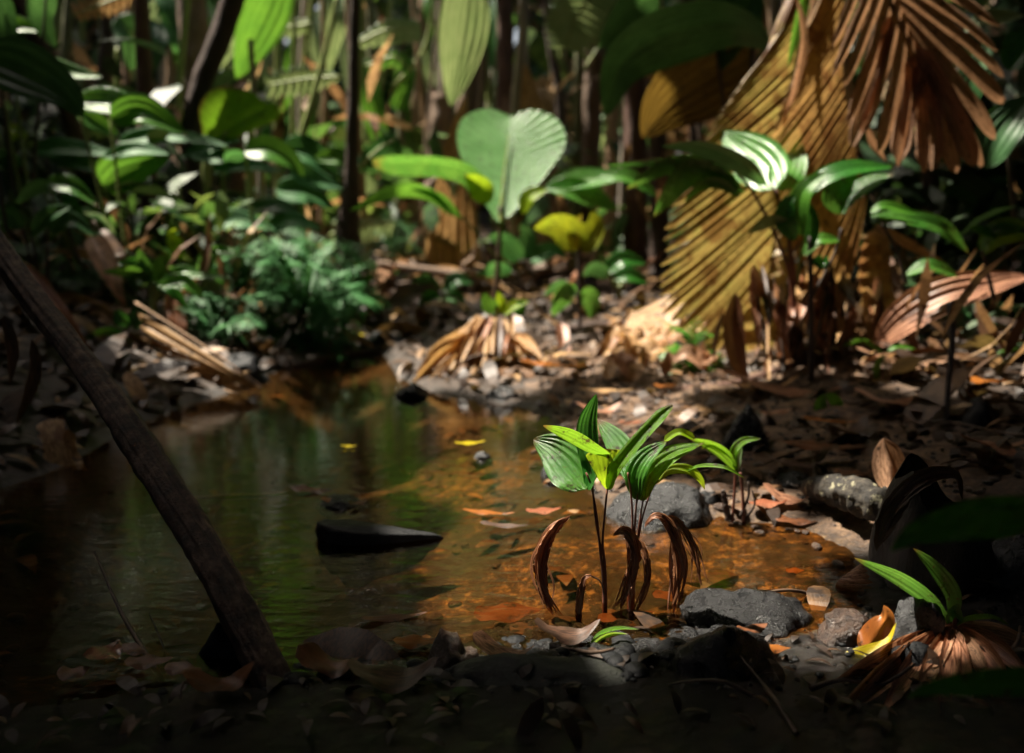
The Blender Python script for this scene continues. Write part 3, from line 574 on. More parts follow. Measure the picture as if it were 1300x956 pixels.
t = plant('palm_seedling', 'sunlit palm seedling with arching lime green leaves on a bundle of thin red stems', 'seedling', (800, 790, 1.76),
  [([(800, 795), (802, 740), (804, 700)], [6, 4.5], 'redstem', dict(rough=.4)),
   ([(803, 712), (803, 660), (801, 625), (797, 600)], [2, 1.4, 1.2], 'redstem'), ([(805, 710), (806, 670), (808, 640), (810, 625)], [2, 1.4, 1.2], 'redstem'),
   ([(807, 708), (812, 665), (817, 630)], [2, 1.4, 1.1], 'redstem'), ([(807, 706), (815, 660), (826, 625), (836, 608)], [1.6, 1.2, 1.0], 'redstem')],
  [([(801, 616, 1.76), (797, 588, 1.80), (782, 560, 1.84), (758, 532, 1.88)], 36, 'glossy', dict(prof='lance', tw=[-5, -10], fold=.2, pleat=.05, k=5, cols=20, n=30)),
   ([(809, 636), (808, 605), (822, 580), (847, 560)], 33, 'glossy', dict(prof='lance', tw=[20, 38], fold=.3, pleat=.05, k=5, cols=20, n=30)),
   ([(816, 637), (824, 606), (850, 580), (893, 563)], 31, 'fresh', dict(prof='lance', tw=[10, 42], fold=.3, pleat=.05, k=4, cols=16, n=30)),
   ([(815, 636), (812, 615), (818, 600), (832, 592)], 22, 'lime', dict(prof='lance', tw=20, fold=.2, pleat=.04, k=4, cols=16)),
   ([(832, 615), (848, 598), (872, 596), (888, 607), (895, 622)], 15, 'lime', dict(prof='lance', tw=[30, 5], fold=.3, pleat=.05, k=3, cols=12)),
   ([(868, 599), (890, 592), (920, 594), (947, 608)], 8, 'fresh', dict(prof='lance', tw=[50, 40], fold=.4)),
   ([(843, 560), (862, 549), (882, 557)], 11, 'lime', dict(prof='strap', tw=30, fold=.4))])
plant('palm_seedling', 'small pale green seedling with dark stems beside the round grey stone', 'seedling', (938, 664),
  [([(930, 662), (932, 630), (934, 596)], [2, 1.4], 'redstem'), ([(944, 664), (943, 630), (940, 600)], [2.5, 1.6], 'redstem'),
   ([(940, 655), (950, 630), (950, 612)], [2.2, 1.5], 'darkstem'), ([(946, 660), (958, 640), (955, 622)], [2, 1], 'darkstem'), ([(925, 660), (921, 640), (918, 622)], [5, 3], 'darkstem', dict(rough=.8))],
  [([(936, 600), (922, 578), (902, 565), (876, 557)], 18, 'fresh', dict(prof='lance', tw=25, fold=.3, pleat=.05, k=4, cols=16)),
   ([(935, 598), (932, 575), (944, 560), (966, 557)], 13, 'fresh', dict(prof='lance', tw=20, fold=.3, pleat=.05, k=3, cols=12)),
   ([(936, 598), (937, 585), (942, 568)], 10, 'pale', dict(prof='lance', tw=10)), ([(930, 580), (905, 566), (890, 570)], 7, 'lime', dict(prof='lance', tw=10))])
def shred(parent, pts, w, m, Y, n=5, seed=1, spread=1.0):
    rr = random.Random(seed)
    for k in range(n):
        q = [(x+(rr.random()-.5)*w*spread*(.1+i*1.5/len(pts)), y+(rr.random()-.5)*4, Y+(rr.random()-.5)*.02) for i, (x, y) in enumerate(pts)]
        leaf(parent, q, w*rr.uniform(.12, .32), m, name='dry_strip', prof='lance', tw=[rr.uniform(-50, 50), rr.uniform(-60, 60)], fold=.5, pleat=.12, k=3, cols=10, n=24, wav=.2, seed=seed+k)
rr = random.Random(11)
def deadleaf(label, pts, w, Y, m='curl', n=6, seed=1, stem=None, spread=1.0):
    t = thing('withered_leaf', label, 'dead leaf', P(pts[-1][0], pts[-1][1], Y))
    leaf(t, [(x, y, Y) for x, y in pts], w*.8, m, name='leaf_blade', prof='lance', tw=[rr.uniform(10, 50), rr.uniform(-40, 10)], fold=.75, pleat=.16, k=4, cols=24, n=40, wav=.35, jag=.5, seed=seed)
    shred(t, pts, w, m, Y, n+1, seed, spread)
    if stem: tube(t, stem, [1.0, .8], 'darkstem', Y, 'stem')
    return t
deadleaf('curled brown shredded leaf hanging left of the sunlit seedling', [(724, 655), (704, 668), (686, 705), (689, 745), (702, 782)], 30, 1.70, n=7, seed=3)
deadleaf('withered brown leaf drooping between the two sunlit seedlings', [(778, 679), (795, 676), (804, 705), (797, 742), (788, 774)], 27, 1.69, n=4, seed=5, spread=.6)
deadleaf('narrow withered brown strip curving down beside the red stem bundle', [(796, 679), (814, 690), (822, 725), (814, 760), (805, 785)], 12, 1.70, n=3, seed=8)
deadleaf('dark shredded leaf arching over right of the red stem bundle', [(818, 668), (832, 655), (851, 668), (861, 720), (855, 785)], 22, 1.72, n=6, seed=9)
deadleaf('thin frayed dead leaf with loose threads over the water', [(832, 656), (858, 662), (880, 695), (890, 745)], 14, 1.73, n=6, seed=12, spread=1.8)
deadleaf('small folded dark dead leaf on a bent stalk below the seedling', [(752, 730), (741, 735), (736, 765), (736, 806)], 18, 1.67, n=2, seed=14, spread=.5, stem=[(748, 730), (762, 738), (767, 755)])
plant('tiny_sprout', 'tiny green sprout with one yellow leaf on the black mud', 'sprout', (750, 862, 1.55),
  [([(750, 864), (749, 835), (748, 815)], [2.2, 1.5], 'petiole')],
  [([(748, 820), (762, 805), (785, 798), (812, 799)], 8, 'fresh', dict(prof='lance', tw=40, fold=.4)), ([(748, 822), (765, 810), (780, 805), (798, 805)], 7, 'lime', dict(prof='lance', tw=40)),
   ([(750, 858), (748, 838), (735, 827), (711, 821)], 10, 'yellow', dict(prof='lance', tw=25, fold=.3))])
# ---------------- B. near shore, rocks, logs
rock(842, 668, 165, 46, 'rockg', 'round grey lichen spotted stone standing in water behind the sunlit seedling', seed=2, dep=.7, rgh=.2, sink=.35)
rock(478, 693, 148, 30, 'rockb', 'long black pointed rock lying in the stream', seed=14, dep=.5, rgh=.16, sink=.10, taper=.90, flat=.30)
rock(960, 800, 190, 40, 'rock', 'flat dark wet rock with rough top at the near shore', seed=4, dep=.55, rgh=.4, sink=.35)
rock(925, 900, 150, 78, 'rock', 'smooth black boulder at the bottom right of the near shore', seed=5, dep=.7, rgh=.16, sink=.3, Y=1.41)
rock(1080, 815, 82, 40, 'rockbr', 'brown wet flat stone beside the orange curled leaf', seed=6, dep=.7, rgh=.4, sink=.35)
rock(1168, 815, 72, 62, 'rockg', 'grey upright stone behind the dead fan frond', seed=8, dep=.7, rgh=.25, sink=.3)
rock(1290, 765, 80, 78, 'rockg', 'grey mottled boulder cut off at the right edge', seed=9, dep=1.0, rgh=.25, Y=1.75)
rock(690, 905, 270, 40, 'rockm', 'low greenish flat rock at the bottom of the near shore', seed=11, dep=.3, rgh=.22, sink=.3, Y=1.39)
rock(945, 572, 66, 58, 'rockg', 'upright bluish grey stone on the sandy bank', seed=12, dep=.7, rgh=.25)
rock(612, 584, 26, 8, 'rockg', 'small grey wet stone poking out of the water beside a yellow leaf', seed=13, dep=.8)
rock(700, 610, 26, 16, 'rock', 'small dark pebble at the waterline left of the seedling', seed=15)
rock(1250, 545, 56, 40, 'rockb', 'bluish black stone in the shade near the right edge', seed=16)
rock(1165, 850, 60, 30, 'rockb', 'black stone under the dead fan frond', seed=18)
rock(430, 645, 60, 10, 'rock', 'thin dark pebble behind the pointed black rock', seed=19)
rock(575, 846, 82, 42, 'rockbr', 'rough brown glistening stone on the near shore', seed=20, rgh=.5, sink=.25)
rock(285, 850, 75, 50, 'rockb', 'crumpled black wet rock beside the base of the leaning trunk', seed=22, rgh=.6, Y=1.50)
rock(480, 446, 60, 24, 'rockb', 'dark boulder at the far end of the stream', seed=23)
rock(300, 478, 70, 26, 'rockb', 'dark rounded rock at the left waterline under the ferns', seed=24)
rock(880, 553, 46, 18, 'rockbr', 'brown stone half sunk in the sandy bank', seed=25)
rock(520, 505, 50, 16, 'rockb', 'black rock left of the central dead frond', seed=26)
rock(900, 640, 34, 14, 'rockb', 'small black stone at the right end of the round grey stone', seed=27)
rock(1010, 620, 50, 20, 'rock', 'wet dark stone in front of the lichen covered log', seed=28)
rock(640, 505, 40, 14, 'rock', 'dark stone at the waterline before the hollow log', seed=29)
rr = random.Random(5)
# the leaning trunk in the left foreground
sp = PP([(-45, 250, 2.5), (40, 375, 2.2), (120, 480, 1.95), (200, 600, 1.72), (270, 715, 1.56), (335, 840, 1.44), (400, 980, 1.36)])
g = tube_geo(sp, [16*pxm(2.2), 19*pxm(1.95), 21*pxm(1.7), 25*pxm(1.56), 26*pxm(1.44), 29*pxm(1.4)], 72, 130, .12, 3, groove=.34, ridge=.16)
single('leaning_trunk', g, 'log', 'grooved dark brown trunk leaning across the left foreground', 'log')
# lichen log, black hollow husk, brown pod on the right
t = thing('fallen_log', 'short log with pale lichen lying left of the black hollow stump', 'log', G(1085, 665))
g = tube_geo(PP([(1030, 622, 2.25), (1060, 622, 2.15), (1100, 634, 2.05), (1145, 656, 1.98), (1170, 690, 1.93)]), [15*pxm(2.1), 20*pxm(2.1), 22*pxm(2.1), 20*pxm(2.1)], 40, 60, .5, 5, ridge=.12); mesh('wood', g[0], g[1], M['lichenlog'], t, g[2])
def husk():
    t = thing('hollow_stump', 'large black hollow husk with frayed brown rim behind the blurred leaf', 'stump', G(1195, 840))
    c = P(1192, 722, 1.76); s = pxm(1.80); V = []; n = 40; m = 22; Fc = []
    for i in range(m):
        q = i/(m-1)
        for j in range(n):
            a = 2*math.pi*j/n; r = 80*s*(math.sin(math.pi*(.12+.62*q))**.7)*(1+.10*math.sin(3*a+1)+.05*math.sin(7*a))
            top = 1.0+.25*math.cos(a-2.6)+.10*math.sin(4*a)
            zz = (-95+195*q*(top if q > .5 else 1)*(.9))*s
            fr = .02*math.sin(a*9+q*4)*(q > .8)
            V.append([c[0]+math.cos(a)*r*(1+fr)+q*q*20*s, c[1]+.05+math.sin(a)*r*.8, c[2]+zz]); V[-1][0] += 9*s*float(vn(np.array([a*2.2+5]), np.array([q*5]), 4)[0]); V[-1][1] += 9*s*float(vn(np.array([a*2.2+15]), np.array([q*5]), 7)[0])
    Fc = [(i*n+j, i*n+(j+1) % n, (i+1)*n+(j+1) % n, (i+1)*n+j) for i in range(m-1) for j in range(n)]
    mesh('shell', V, Fc, M['husk'], t)
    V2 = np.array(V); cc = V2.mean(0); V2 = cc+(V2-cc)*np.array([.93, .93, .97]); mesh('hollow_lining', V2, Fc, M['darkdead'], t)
    sp = PP([(1112, 700, 1.70), (1130, 650, 1.70), (1170, 612, 1.70), (1210, 604, 1.72), (1222, 635, 1.74)]); g = blade_geo(sp, 26*s, 'lance', [10, 40], .5, .12, 4, 30, 12, wav=.2, jag=.3); mesh('frayed_rim', g[0], g[1], M['darkdead'], t, g[2])
    sp = PP([(1116, 690, 1.69), (1134, 655, 1.69), (1165, 622, 1.69)]); g = blade_geo(sp, 20*s, 'lance', [-10, 30], .4, .12, 4, 30, 12, wav=.2, jag=.3); mesh('frayed_rim', g[0], g[1], M['darkdead'], t, g[2])
husk()
one_leaf('seed_pod', 'upright reddish brown pod shell leaning behind the lichen log', [(1128, 640, 2.1), (1130, 610, 2.12), (1127, 580, 2.14), (1122, 556, 2.15)], 50, 'brown', cat='pod', prof='obov', tw=0, fold=-.5, curl=.5, n=24, cols=14)
tr([(1262, 690, 1.85), (1285, 735, 1.8), (1320, 790, 1.75)], [22, 30, 34], 'lichenlog', 'grey lichen stained log end at the right edge', down=False, name='fallen_log', cat='log')
# blurred foreground leaves
plant('arching_leaf', 'big dark green blurred leaf reaching in from the right edge', 'leaf', (1400, 760, 1.05),
  [([(1420, 760), (1380, 690), (1330, 650)], [3, 2], 'petiole')],
  [([(1345, 652, 1.06), (1290, 650, 1.03), (1220, 655, 1.0), (1160, 674, .98), (1130, 700, .97)], 92, 'deep', dict(prof='ovate', tw=[55, 42], fold=.2, pleat=.02, k=6, cols=24))])
plant('arching_leaf', 'dark green blurred leaf at the very bottom right corner', 'leaf', (1400, 900, .95), (),
  [([(1400, 870, .95), (1300, 862, .95), (1200, 868, .95), (1150, 885, .95)], 60, 'deep', dict(prof='lance', tw=50, fold=.2, pleat=.03, k=5, cols=20))])
plant('palm_seedling', 'green seedling with three narrow leaves growing out of the dead fan frond', 'seedling', (1214, 810, 1.55),
  [([(1213, 815), (1212, 790), (1211, 780)], [3.5, 3], 'redstem')],
  [([(1206, 790, 1.55), (1180, 760, 1.54), (1140, 732, 1.53), (1084, 708, 1.52)], 24, 'glossy', dict(prof='lance', tw=[25, 30], fold=.3, pleat=.05, k=4, cols=16, n=30)),
   ([(1210, 790, 1.55), (1208, 755, 1.54), (1185, 722, 1.53), (1159, 696, 1.52)], 26, 'glossy', dict(prof='lance', tw=[-20, -30], fold=.3, pleat=.05, k=4, cols=16, n=30)),
   ([(1212, 795, 1.55), (1230, 786, 1.53), (1260, 784, 1.52), (1282, 794, 1.51)], 11, 'fresh', dict(prof='lance', tw=45, fold=.3)),
   ([(1202, 792, 1.54), (1212, 775, 1.54), (1222, 790, 1.54)], 14, 'wide', dict(prof='lance', tw=10))])
# curled yellow-orange leaf
t = thing('curled_leaf', 'curled leaf, yellow outside and orange brown inside, on the near shore', 'fallen leaf', G(1080, 860))
leaf(t, [(1018, 862, 1.48), (1060, 845, 1.48), (1100, 832, 1.47), (1128, 815, 1.47), (1138, 790, 1.48)], 27, 'yellow', name='yellow_side', prof='lance', tw=[20, 55], fold=.4, wav=.2, cols=14)
leaf(t, [(1098, 830, 1.49), (1112, 805, 1.49), (1125, 785, 1.49), (1122, 768, 1.50)], 44, 'orange', name='orange_side', prof='ovate', tw=[-10, 15], fold=-.5, wav=.3, cols=14)
# dead fan frond bottom right
t = thing('dead_fan_frond', 'brown dead fan frond spread on the ground at the bottom right', 'palm frond', G(1210, 830))
tips = [(1060, 905), (1085, 880), (1055, 868), (1100, 872), (1075, 905), (1120, 905), (1160, 900), (1195, 915), (1235, 905), (1260, 890), (1290, 880), (1310, 860), (1325, 830), (1120, 800)]
for k, (x, y) in enumerate(tips):
    hx, hy = 1205+k*.8, 795; yt = float(W(x, y, .012)[1]); leaf(t, [(hx, hy, 1.56), ((hx*.5+x*.5), (hy*.5+y*.5)-8, (1.56+yt)/2), (x, y, yt)], rr.uniform(22, 36), 'curl' if k % 3 else 'brown', name='segment', prof='lance', tw=rr.uniform(-10, 30), fold=.5, pleat=.10, k=2, cols=8, seed=k)
# pleated curled dead leaf
fan(None, [(1058, 770, 1.8), (1062, 740, 1.8), (1085, 722, 1.8)], [[(1100, 772, 1.78), (1106, 745, 1.77), (1098, 714, 1.78)]], 'curl', name='pleated_dead_leaf', n=9, pleat=.22, split=.8, bulge=.1, jit=.05)
tag(bpy.data.objects['pleated_dead_leaf'], 'small pleated reddish brown dead leaf curling at the water edge', 'dead leaf')
tr([(905, 800, 1.66), (925, 775, 1.68), (965, 755, 1.72), (1010, 750, 1.75), (1060, 765, 1.78)], [1.2, 2.2, 3.0], 'twig', 'thin dry stalk arching over the flat wet rock', name='dry_stalk', cat='twig', down=False)
tr([(120, 700, 1.75), (150, 770, 1.62), (185, 830, 1.5), (215, 880, 1.42)], [1.3, 3.0, 4.5], 'twig', 'thin dry stick rising from the dark water at lower left', name='dry_stick', cat='twig', down=False)
tr([(190, 780, 1.62), (205, 815, 1.55), (225, 870, 1.45)], [1.0, 1.6], 'darkstem', 'fine dark stick right of the thin dry stick', name='dry_stick', cat='twig', down=False)
tr([(245, 632, 2.42), (290, 630, 2.44), (330, 629, 2.45), (368, 625, 2.47)], [1.5, 3.4, 3.0, 1.2], 'palestick', 'pale wet stick floating beside the leaning trunk', name='floating_stick', cat='stick', down=False)
# trough shaped dead sheath bottom centre
t = thing('dead_leaf_sheath', 'trough shaped dead sheath with dark back and rusty inside at bottom centre', 'dead leaf', G(470, 860))
fan(t, [(380, 816, 1.56), (435, 797, 1.55), (480, 808, 1.53), (535, 866, 1.47)], [[(372, 845, 1.52), (425, 838, 1.50), (465, 850, 1.48), (500, 885, 1.43)]], 'darkdead', None, 'back', n=5, pleat=.06, rows=8, bulge=.03, jit=.02)
fan(t, [(385, 842, 1.51), (430, 838, 1.50), (468, 850, 1.48), (502, 884, 1.43)], [[(392, 872, 1.47), (430, 880, 1.45), (460, 886, 1.43), (480, 896, 1.41)]], 'rust', None, 'inside', n=8, pleat=.2, rows=8, bulge=-.05, jit=.05)
lv = [  # fallen leaves on water and shore
 ('small bright yellow leaf floating in the middle of the stream', 443, 570, .062, .026, .1, 'yellow', .006), ('yellow orange curled leaf on the small grey wet stone', 597, 573, .12, .035, .35, 'yellow', .022),
 ('rusty leaf floating behind the orange one near the pointed rock', 397, 626, .15, .05, -.25, 'rust', .006), ('bright orange leaf floating just behind the pointed black rock', 425, 641, .09, .035, -.3, 'orange', .010),
 ('red brown leaf tip behind the middle of the pointed black rock', 455, 644, .06, .035, .4, 'rust', .010), ('pink and orange wet leaf floating left of the seedling', 690, 654, .11, .045, .3, 'redwet', .010),
 ('long orange leaf floating toward the hollow log', 620, 655, .16, .03, -.2, 'orange', .005), ('black narrow leaf floating behind the flooded sand', 640, 671, .14, .03, -.15, 'darkdead', .006),
 ('orange leaf stuck on the mud beside the brown glistening stone', 530, 822, .10, .05, .1, 'orange', .010), ('long rust coloured leaf sunk near the shore', 500, 790, .15, .03, .25, 'rust', .003),
 ('pinkish wet leaf at the waterline below the pale green seedling', 975, 652, .13, .055, .35, 'redwet', .025), ('rusty leaf among the roots right of the round stone', 905, 612, .09, .04, .9, 'rust', .02),
 ('reddish leaf lying under the lichen covered log', 1010, 668, .12, .05, -.3, 'rust', .01), ('orange brown leaf on the wet black boulder', 980, 838, .07, .035, -.2, 'orange', .02),
 ('rust leaf tucked beside the smooth black boulder', 955, 815, .08, .04, .5, 'rust', .02), ('red brown leaf standing at the lower left corner', 135, 852, .09, .075, 1.3, 'redwet', .03),
 ('brown curled leaf between the two dry sticks', 190, 856, .09, .05, .2, 'rust', .02), ('reddish leaf below the crumpled black rock', 235, 866, .08, .045, -.3, 'rust', .02),
 ('brown leaf left of the crumpled black rock', 170, 842, .07, .04, -.5, 'rust', .02), ('dark red leaf at the bottom left edge of the water', 95, 868, .06, .05, .5, 'rust', .015),
 ('broad red brown leaf on the right bank left of the pod', 1040, 590, .28, .08, -.25, 'rust', .05), ('long orange leaf on the right bank above the broad brown leaf', 1055, 557, .20, .04, -.3, 'orange', .05),
 ('curled tan leaf on the right bank near the bluish grey stone', 985, 540, .16, .05, .5, 'curl', .04), ('brown leaf in front of the pod shell', 1085, 610, .14, .06, .2, 'rust', .02),
 ('orange tan curled leaf on the bank right of the hollow log', 725, 482, .26, .07, .2, 'orange', .05), ('orange curved leaf lying on the long thin branch', 690, 478, .26, .06, -.5, 'orange', .05),
 ('orange leaf glowing in the shade at the right edge', 1250, 500, .15, .07, -.2, 'orange', .04), ('rust leaf beside the bluish black stone', 1175, 535, .14, .05, .2, 'rust', .03),
 ('small orange leaf at the far bank below the ferns', 385, 398, .12, .07, .2, 'orange', .06), ('little orange leaf on the sand beside the long branch', 845, 500, .12, .05, .4, 'orange', .03),
 ('yellow tan leaf below the green fern', 905, 530, .12, .05, -.4, 'tan', .02), ('reddish leaf on the sandy bank behind the seedling', 800, 545, .10, .04, .3, 'redwet', .02),
 ('rusty leaf on sand left of the bluish grey stone', 880, 590, .11, .04, .2, 'rust', .02), ('long tan leaf under the hollow log', 770, 503, .25, .05, 0., 'tan', .02),
 ('pale orange leaf lying flat behind the round stone', 795, 590, .10, .05, .1, 'redwet', .015), ('small yellow leaf at the far waterline', 455, 435, .10, .05, .1, 'yellow', .04)]
for l in lv: lying('fallen_leaf', l[0], l[1], l[2], l[3], l[4], l[5], l[6], z=l[7], lift=.003+l[3]*.02, seed=int(l[1]))
for l in [('large brown leaf lying on the stream bed left of the seedling', 645, 770, .16, .085, .2, 'rust'), ('orange brown sunken leaf right of the dead leaves', 855, 752, .10, .05, -.2, 'rust'), ('rusty sunken leaf beside the flat wet rock', 795, 775, .14, .05, .3, 'rust'),
          ('tan sunken leaf in the right of the pool', 1010, 718, .05, .03, .1, 'orange'), ('dull green brown sunken leaf near the shore', 690, 795, .16, .06, -.4, 'darkdead')]:
    c = W(l[1], l[2], -.04); lo = lying('sunken_leaf', l[0], l[1], l[2], l[3], l[4], l[5], l[6], z=-.012 - 0, lift=0, curl=0.05, fold=.05)
# left side: dead bits by the leaning trunk
plant('dead_frond_piece', 'yellow brown dead frond piece standing in dark water at the left', 'palm frond', (85, 605), (),
  [([(62, 532, 2.75), (70, 560, 2.7), (78, 600, 2.65)], 34, 'amber', dict(prof='strap', tw=5, fold=.2, pleat=.06, k=3, jag=.3)), ([(85, 545, 2.72), (90, 575, 2.7), (105, 608, 2.65)], 18, 'amber', dict(prof='strap', tw=30, fold=.3, pleat=.06, jag=.3))])
one_leaf('dead_frond_piece', 'short tan dead leaf hanging over the left water edge', [(160, 472, 3.4), (172, 495, 3.35), (186, 530, 3.3)], 24, 'tan', prof='lance', tw=[10, 40], fold=.3, jag=.2)
one_leaf('dead_frond_piece', 'brown curved dead leaf on the left bank among green sprouts', [(118, 300, 4.3), (130, 330, 4.2), (150, 375, 4.1), (160, 390, 4.1)], 34, 'brown', prof='ovate', tw=[0, 40], fold=.4, pleat=.04)
for k, (a, lab) in enumerate([([(5, 400, 2.4), (14, 440, 2.4), (12, 490, 2.4)], 'grey brown dead strip hanging at the left edge'), ([(40, 430, 2.5), (44, 470, 2.5), (20, 540, 2.5)], 'thin dry leaf strip drooping behind the leaning trunk'), ([(95, 455, 2.9), (110, 480, 2.9), (140, 520, 2.9)], 'dark dry strip under the leaning trunk')]):
    one_leaf('dead_frond_piece', lab, a, 18, 'darkdead', prof='lance', tw=[0, 50], fold=.4, pleat=.06, jag=.2, seed=k)
# fallen ribbed frond dipping into the stream
t = thing('fallen_frond', 'ribbed tan dead frond dipping from the left bank into the stream', 'palm frond', G(250, 495))
fan(t, [(332, 493, 3.62), (318, 494, 3.66), (300, 499, 3.70)], [[(168, 388, 4.05), (178, 418, 4.0), (196, 446, 3.95), (220, 474, 3.88), (252, 503, 3.78)]], 'tan', None, 'blade', n=8, pleat=.32, split=.62, rows=14, jit=.05, tipk=3.0, gap=.12, seed=5)
for k, (a, b) in enumerate([((172, 384), (336, 492)), ((186, 440), (318, 496)), ((212, 476), (300, 500))]): tube(t, [(a[0], a[1], 4.02), ((a[0]+b[0])/2, (a[1]+b[1])/2-2, 3.84), (b[0], b[1], 3.64)], [1.7, 1.0], 'tanbark', None, 'rib', n=14, sides=8)
# ---------------- C. right bank: big dead and green palm fronds
def big(name, label, spine, edges, m, Y, base=None, **k):
    t = thing(name, label, 'palm frond', P(spine[0][0], spine[0][1], Y) if base is None else P(*base))
    fan(t, spine, edges, m, Y, 'blade', **k); tube(t, [(a[0], a[1], (a[2] if len(a) > 2 else Y)+.01) for a in spine], [4, 3, 1.6], 'petiole' if m == 'olive' else 'twig', None, 'midrib'); return t
big('pleated_frond', 'tall olive yellow pleated palm frond hanging on the right bank', [(1050, -110, 4.2), (1025, 0, 4.15), (1002, 110, 4.1), (990, 200, 4.05), (984, 280, 4.0), (975, 345, 4.0)],
    [[(1010, 22, 4.1), (930, 118, 4.0), (868, 222, 3.9), (842, 310, 3.85), (846, 402, 3.85), (905, 452, 3.85)]], 'olive', 4.0, n=36, pleat=.15, rows=14, bulge=.05, split=.93, jit=.02, seed=9)
big('pleated_frond', 'light brown pleated dead frond hanging between the olive one and the split one', [(1062, -120, 4.0), (1070, 0, 3.95), (1078, 110, 3.9), (1086, 190, 3.85), (1100, 255, 3.8)],
    [[(1030, 0, 3.95), (1008, 90, 3.85), (980, 165, 3.8), (982, 260, 3.8), (1000, 340, 3.75), (1075, 372, 3.75)]], 'amber', 3.9, n=34, pleat=.16, rows=14, bulge=.05, split=.9, jit=.02)
big('pleated_frond', 'yellow green drooping frond blade behind the right bank seedling', [(985, 290, 4.1), (965, 340, 4.05), (985, 440, 4.0)], [[(995, 300, 4.0), (1000, 360, 3.95), (990, 452, 3.95)], [(975, 290, 4.05), (945, 360, 4.0), (930, 450, 3.95)]], 'olive', 4.0, n=6, pleat=.2)
big('pleated_frond', 'olive brown blade hanging below the light brown frond', [(1112, 290, 3.9), (1118, 350, 3.85), (1120, 415, 3.8)], [[(1095, 300, 3.85), (1088, 350, 3.8), (1095, 405, 3.75)], [(1125, 300, 3.9), (1140, 350, 3.85), (1152, 395, 3.8)]], 'amber', 3.8, n=6, pleat=.25)
t = thing('split_fan_frond', 'rusty brown split fan frond hanging at the upper right', 'palm frond', P(1130, -20, 3.5))
fan(t, [(1108, -90), (1128, -30), (1148, 20), (1168, 75)], [[(1052, 40, 3.42), (1066, 130, 3.4), (1090, 182, 3.38), (1122, 200, 3.38), (1150, 212, 3.38), (1185, 222, 3.38)], [(1225, -30, 3.55), (1262, 50, 3.5), (1284, 118, 3.45), (1265, 170, 3.42), (1245, 215, 3.4), (1190, 222, 3.38)]], 'brown', 3.5, 'blade', n=8, pleat=.14, split=.40, rows=20, seed=4, jit=.05, tipk=5.0, bulge=.05, gap=.22)
for a_, w_ in (([(1130, 20, 3.46), (1112, 90, 3.42), (1082, 186, 3.38)], 20), ([(1160, 70, 3.46), (1150, 140, 3.42), (1142, 205, 3.38)], 26), ([(1168, 80, 3.45), (1178, 150, 3.42), (1182, 216, 3.38)], 34), ([(1165, 60, 3.45), (1210, 140, 3.4), (1238, 210, 3.37)], 26)): leaf(t, a_, w_, 'brown', None, 'segment', prof='strap', tw=[20, -15], fold=.35, pleat=.06, k=5, cols=20, n=26, wav=.1)
tube(t, [(1105, -60), (1135, 20), (1155, 62), (1180, 120)], [5, 3.5, 1.5], 'twig', 3.49, 'midrib')
one_leaf('fallen_dead_leaf', 'narrow brown blade hanging left of the split fan frond', [(1012, -5, 3.8), (1020, 50, 3.8), (1008, 110, 3.8), (990, 165, 3.8)], 12, 'brown', prof='lance', tw=[10, 60], fold=.5)
one_leaf('green_strip', 'fresh green strip along the top of the olive frond', [(1020, -10, 3.9), (1012, 30, 3.9), (1000, 85, 3.9)], 15, 'wide', prof='lance', tw=30, fold=.5)
one_leaf('green_strip', 'broad green blade piece above the light brown frond', [(1040, -30, 4.15), (1035, 5, 4.15), (1025, 40, 4.15)], 42, 'glossy', prof='lance', tw=15, fold=.3, pleat=.05)
one_leaf('fallen_dead_leaf', 'long dark strip hanging between light brown and split fronds', [(1070, 60, 3.75), (1078, 130, 3.75), (1088, 190, 3.75), (1105, 215, 3.75)], 16, 'darkdead', prof='lance', tw=[20, 60], fold=.5)
one_leaf('fallen_dead_leaf', 'brown strip pointing at the lower middle of the split frond', [(1100, 160, 3.6), (1108, 185, 3.6), (1125, 205, 3.6)], 12, 'brown', prof='lance', tw=30, fold=.5)
one_leaf('fallen_dead_leaf', 'reddish brown pleated blade fallen across the right bank', [(1112, 440, 3.5), (1150, 405, 3.45), (1210, 375, 3.4), (1310, 350, 3.4)], 62, 'curl', prof='lance', tw=[25, 45], fold=.3, pleat=.05, k=6, cols=24, n=30)
one_leaf('fallen_dead_leaf', 'brown blade crossing behind the right bank above the fallen one', [(1110, 285, 3.7), (1150, 310, 3.7), (1200, 335, 3.7)], 16, 'brown', prof='lance', tw=30, fold=.4)
one_leaf('fallen_dead_leaf', 'tall rusty pointed dead leaf standing in front of the olive frond', [(934, 372, 3.55), (930, 410, 3.52), (935, 450, 3.5), (950, 492, 3.48)], 32, 'rust', prof='lance', tw=[20, -10], fold=.5, pleat=.08)
one_leaf('fallen_dead_leaf', 'dark thin strip left of the tall rusty pointed leaf', [(918, 395, 3.6), (908, 430, 3.6), (906, 460, 3.6)], 8, 'darkdead', prof='lance', tw=20)
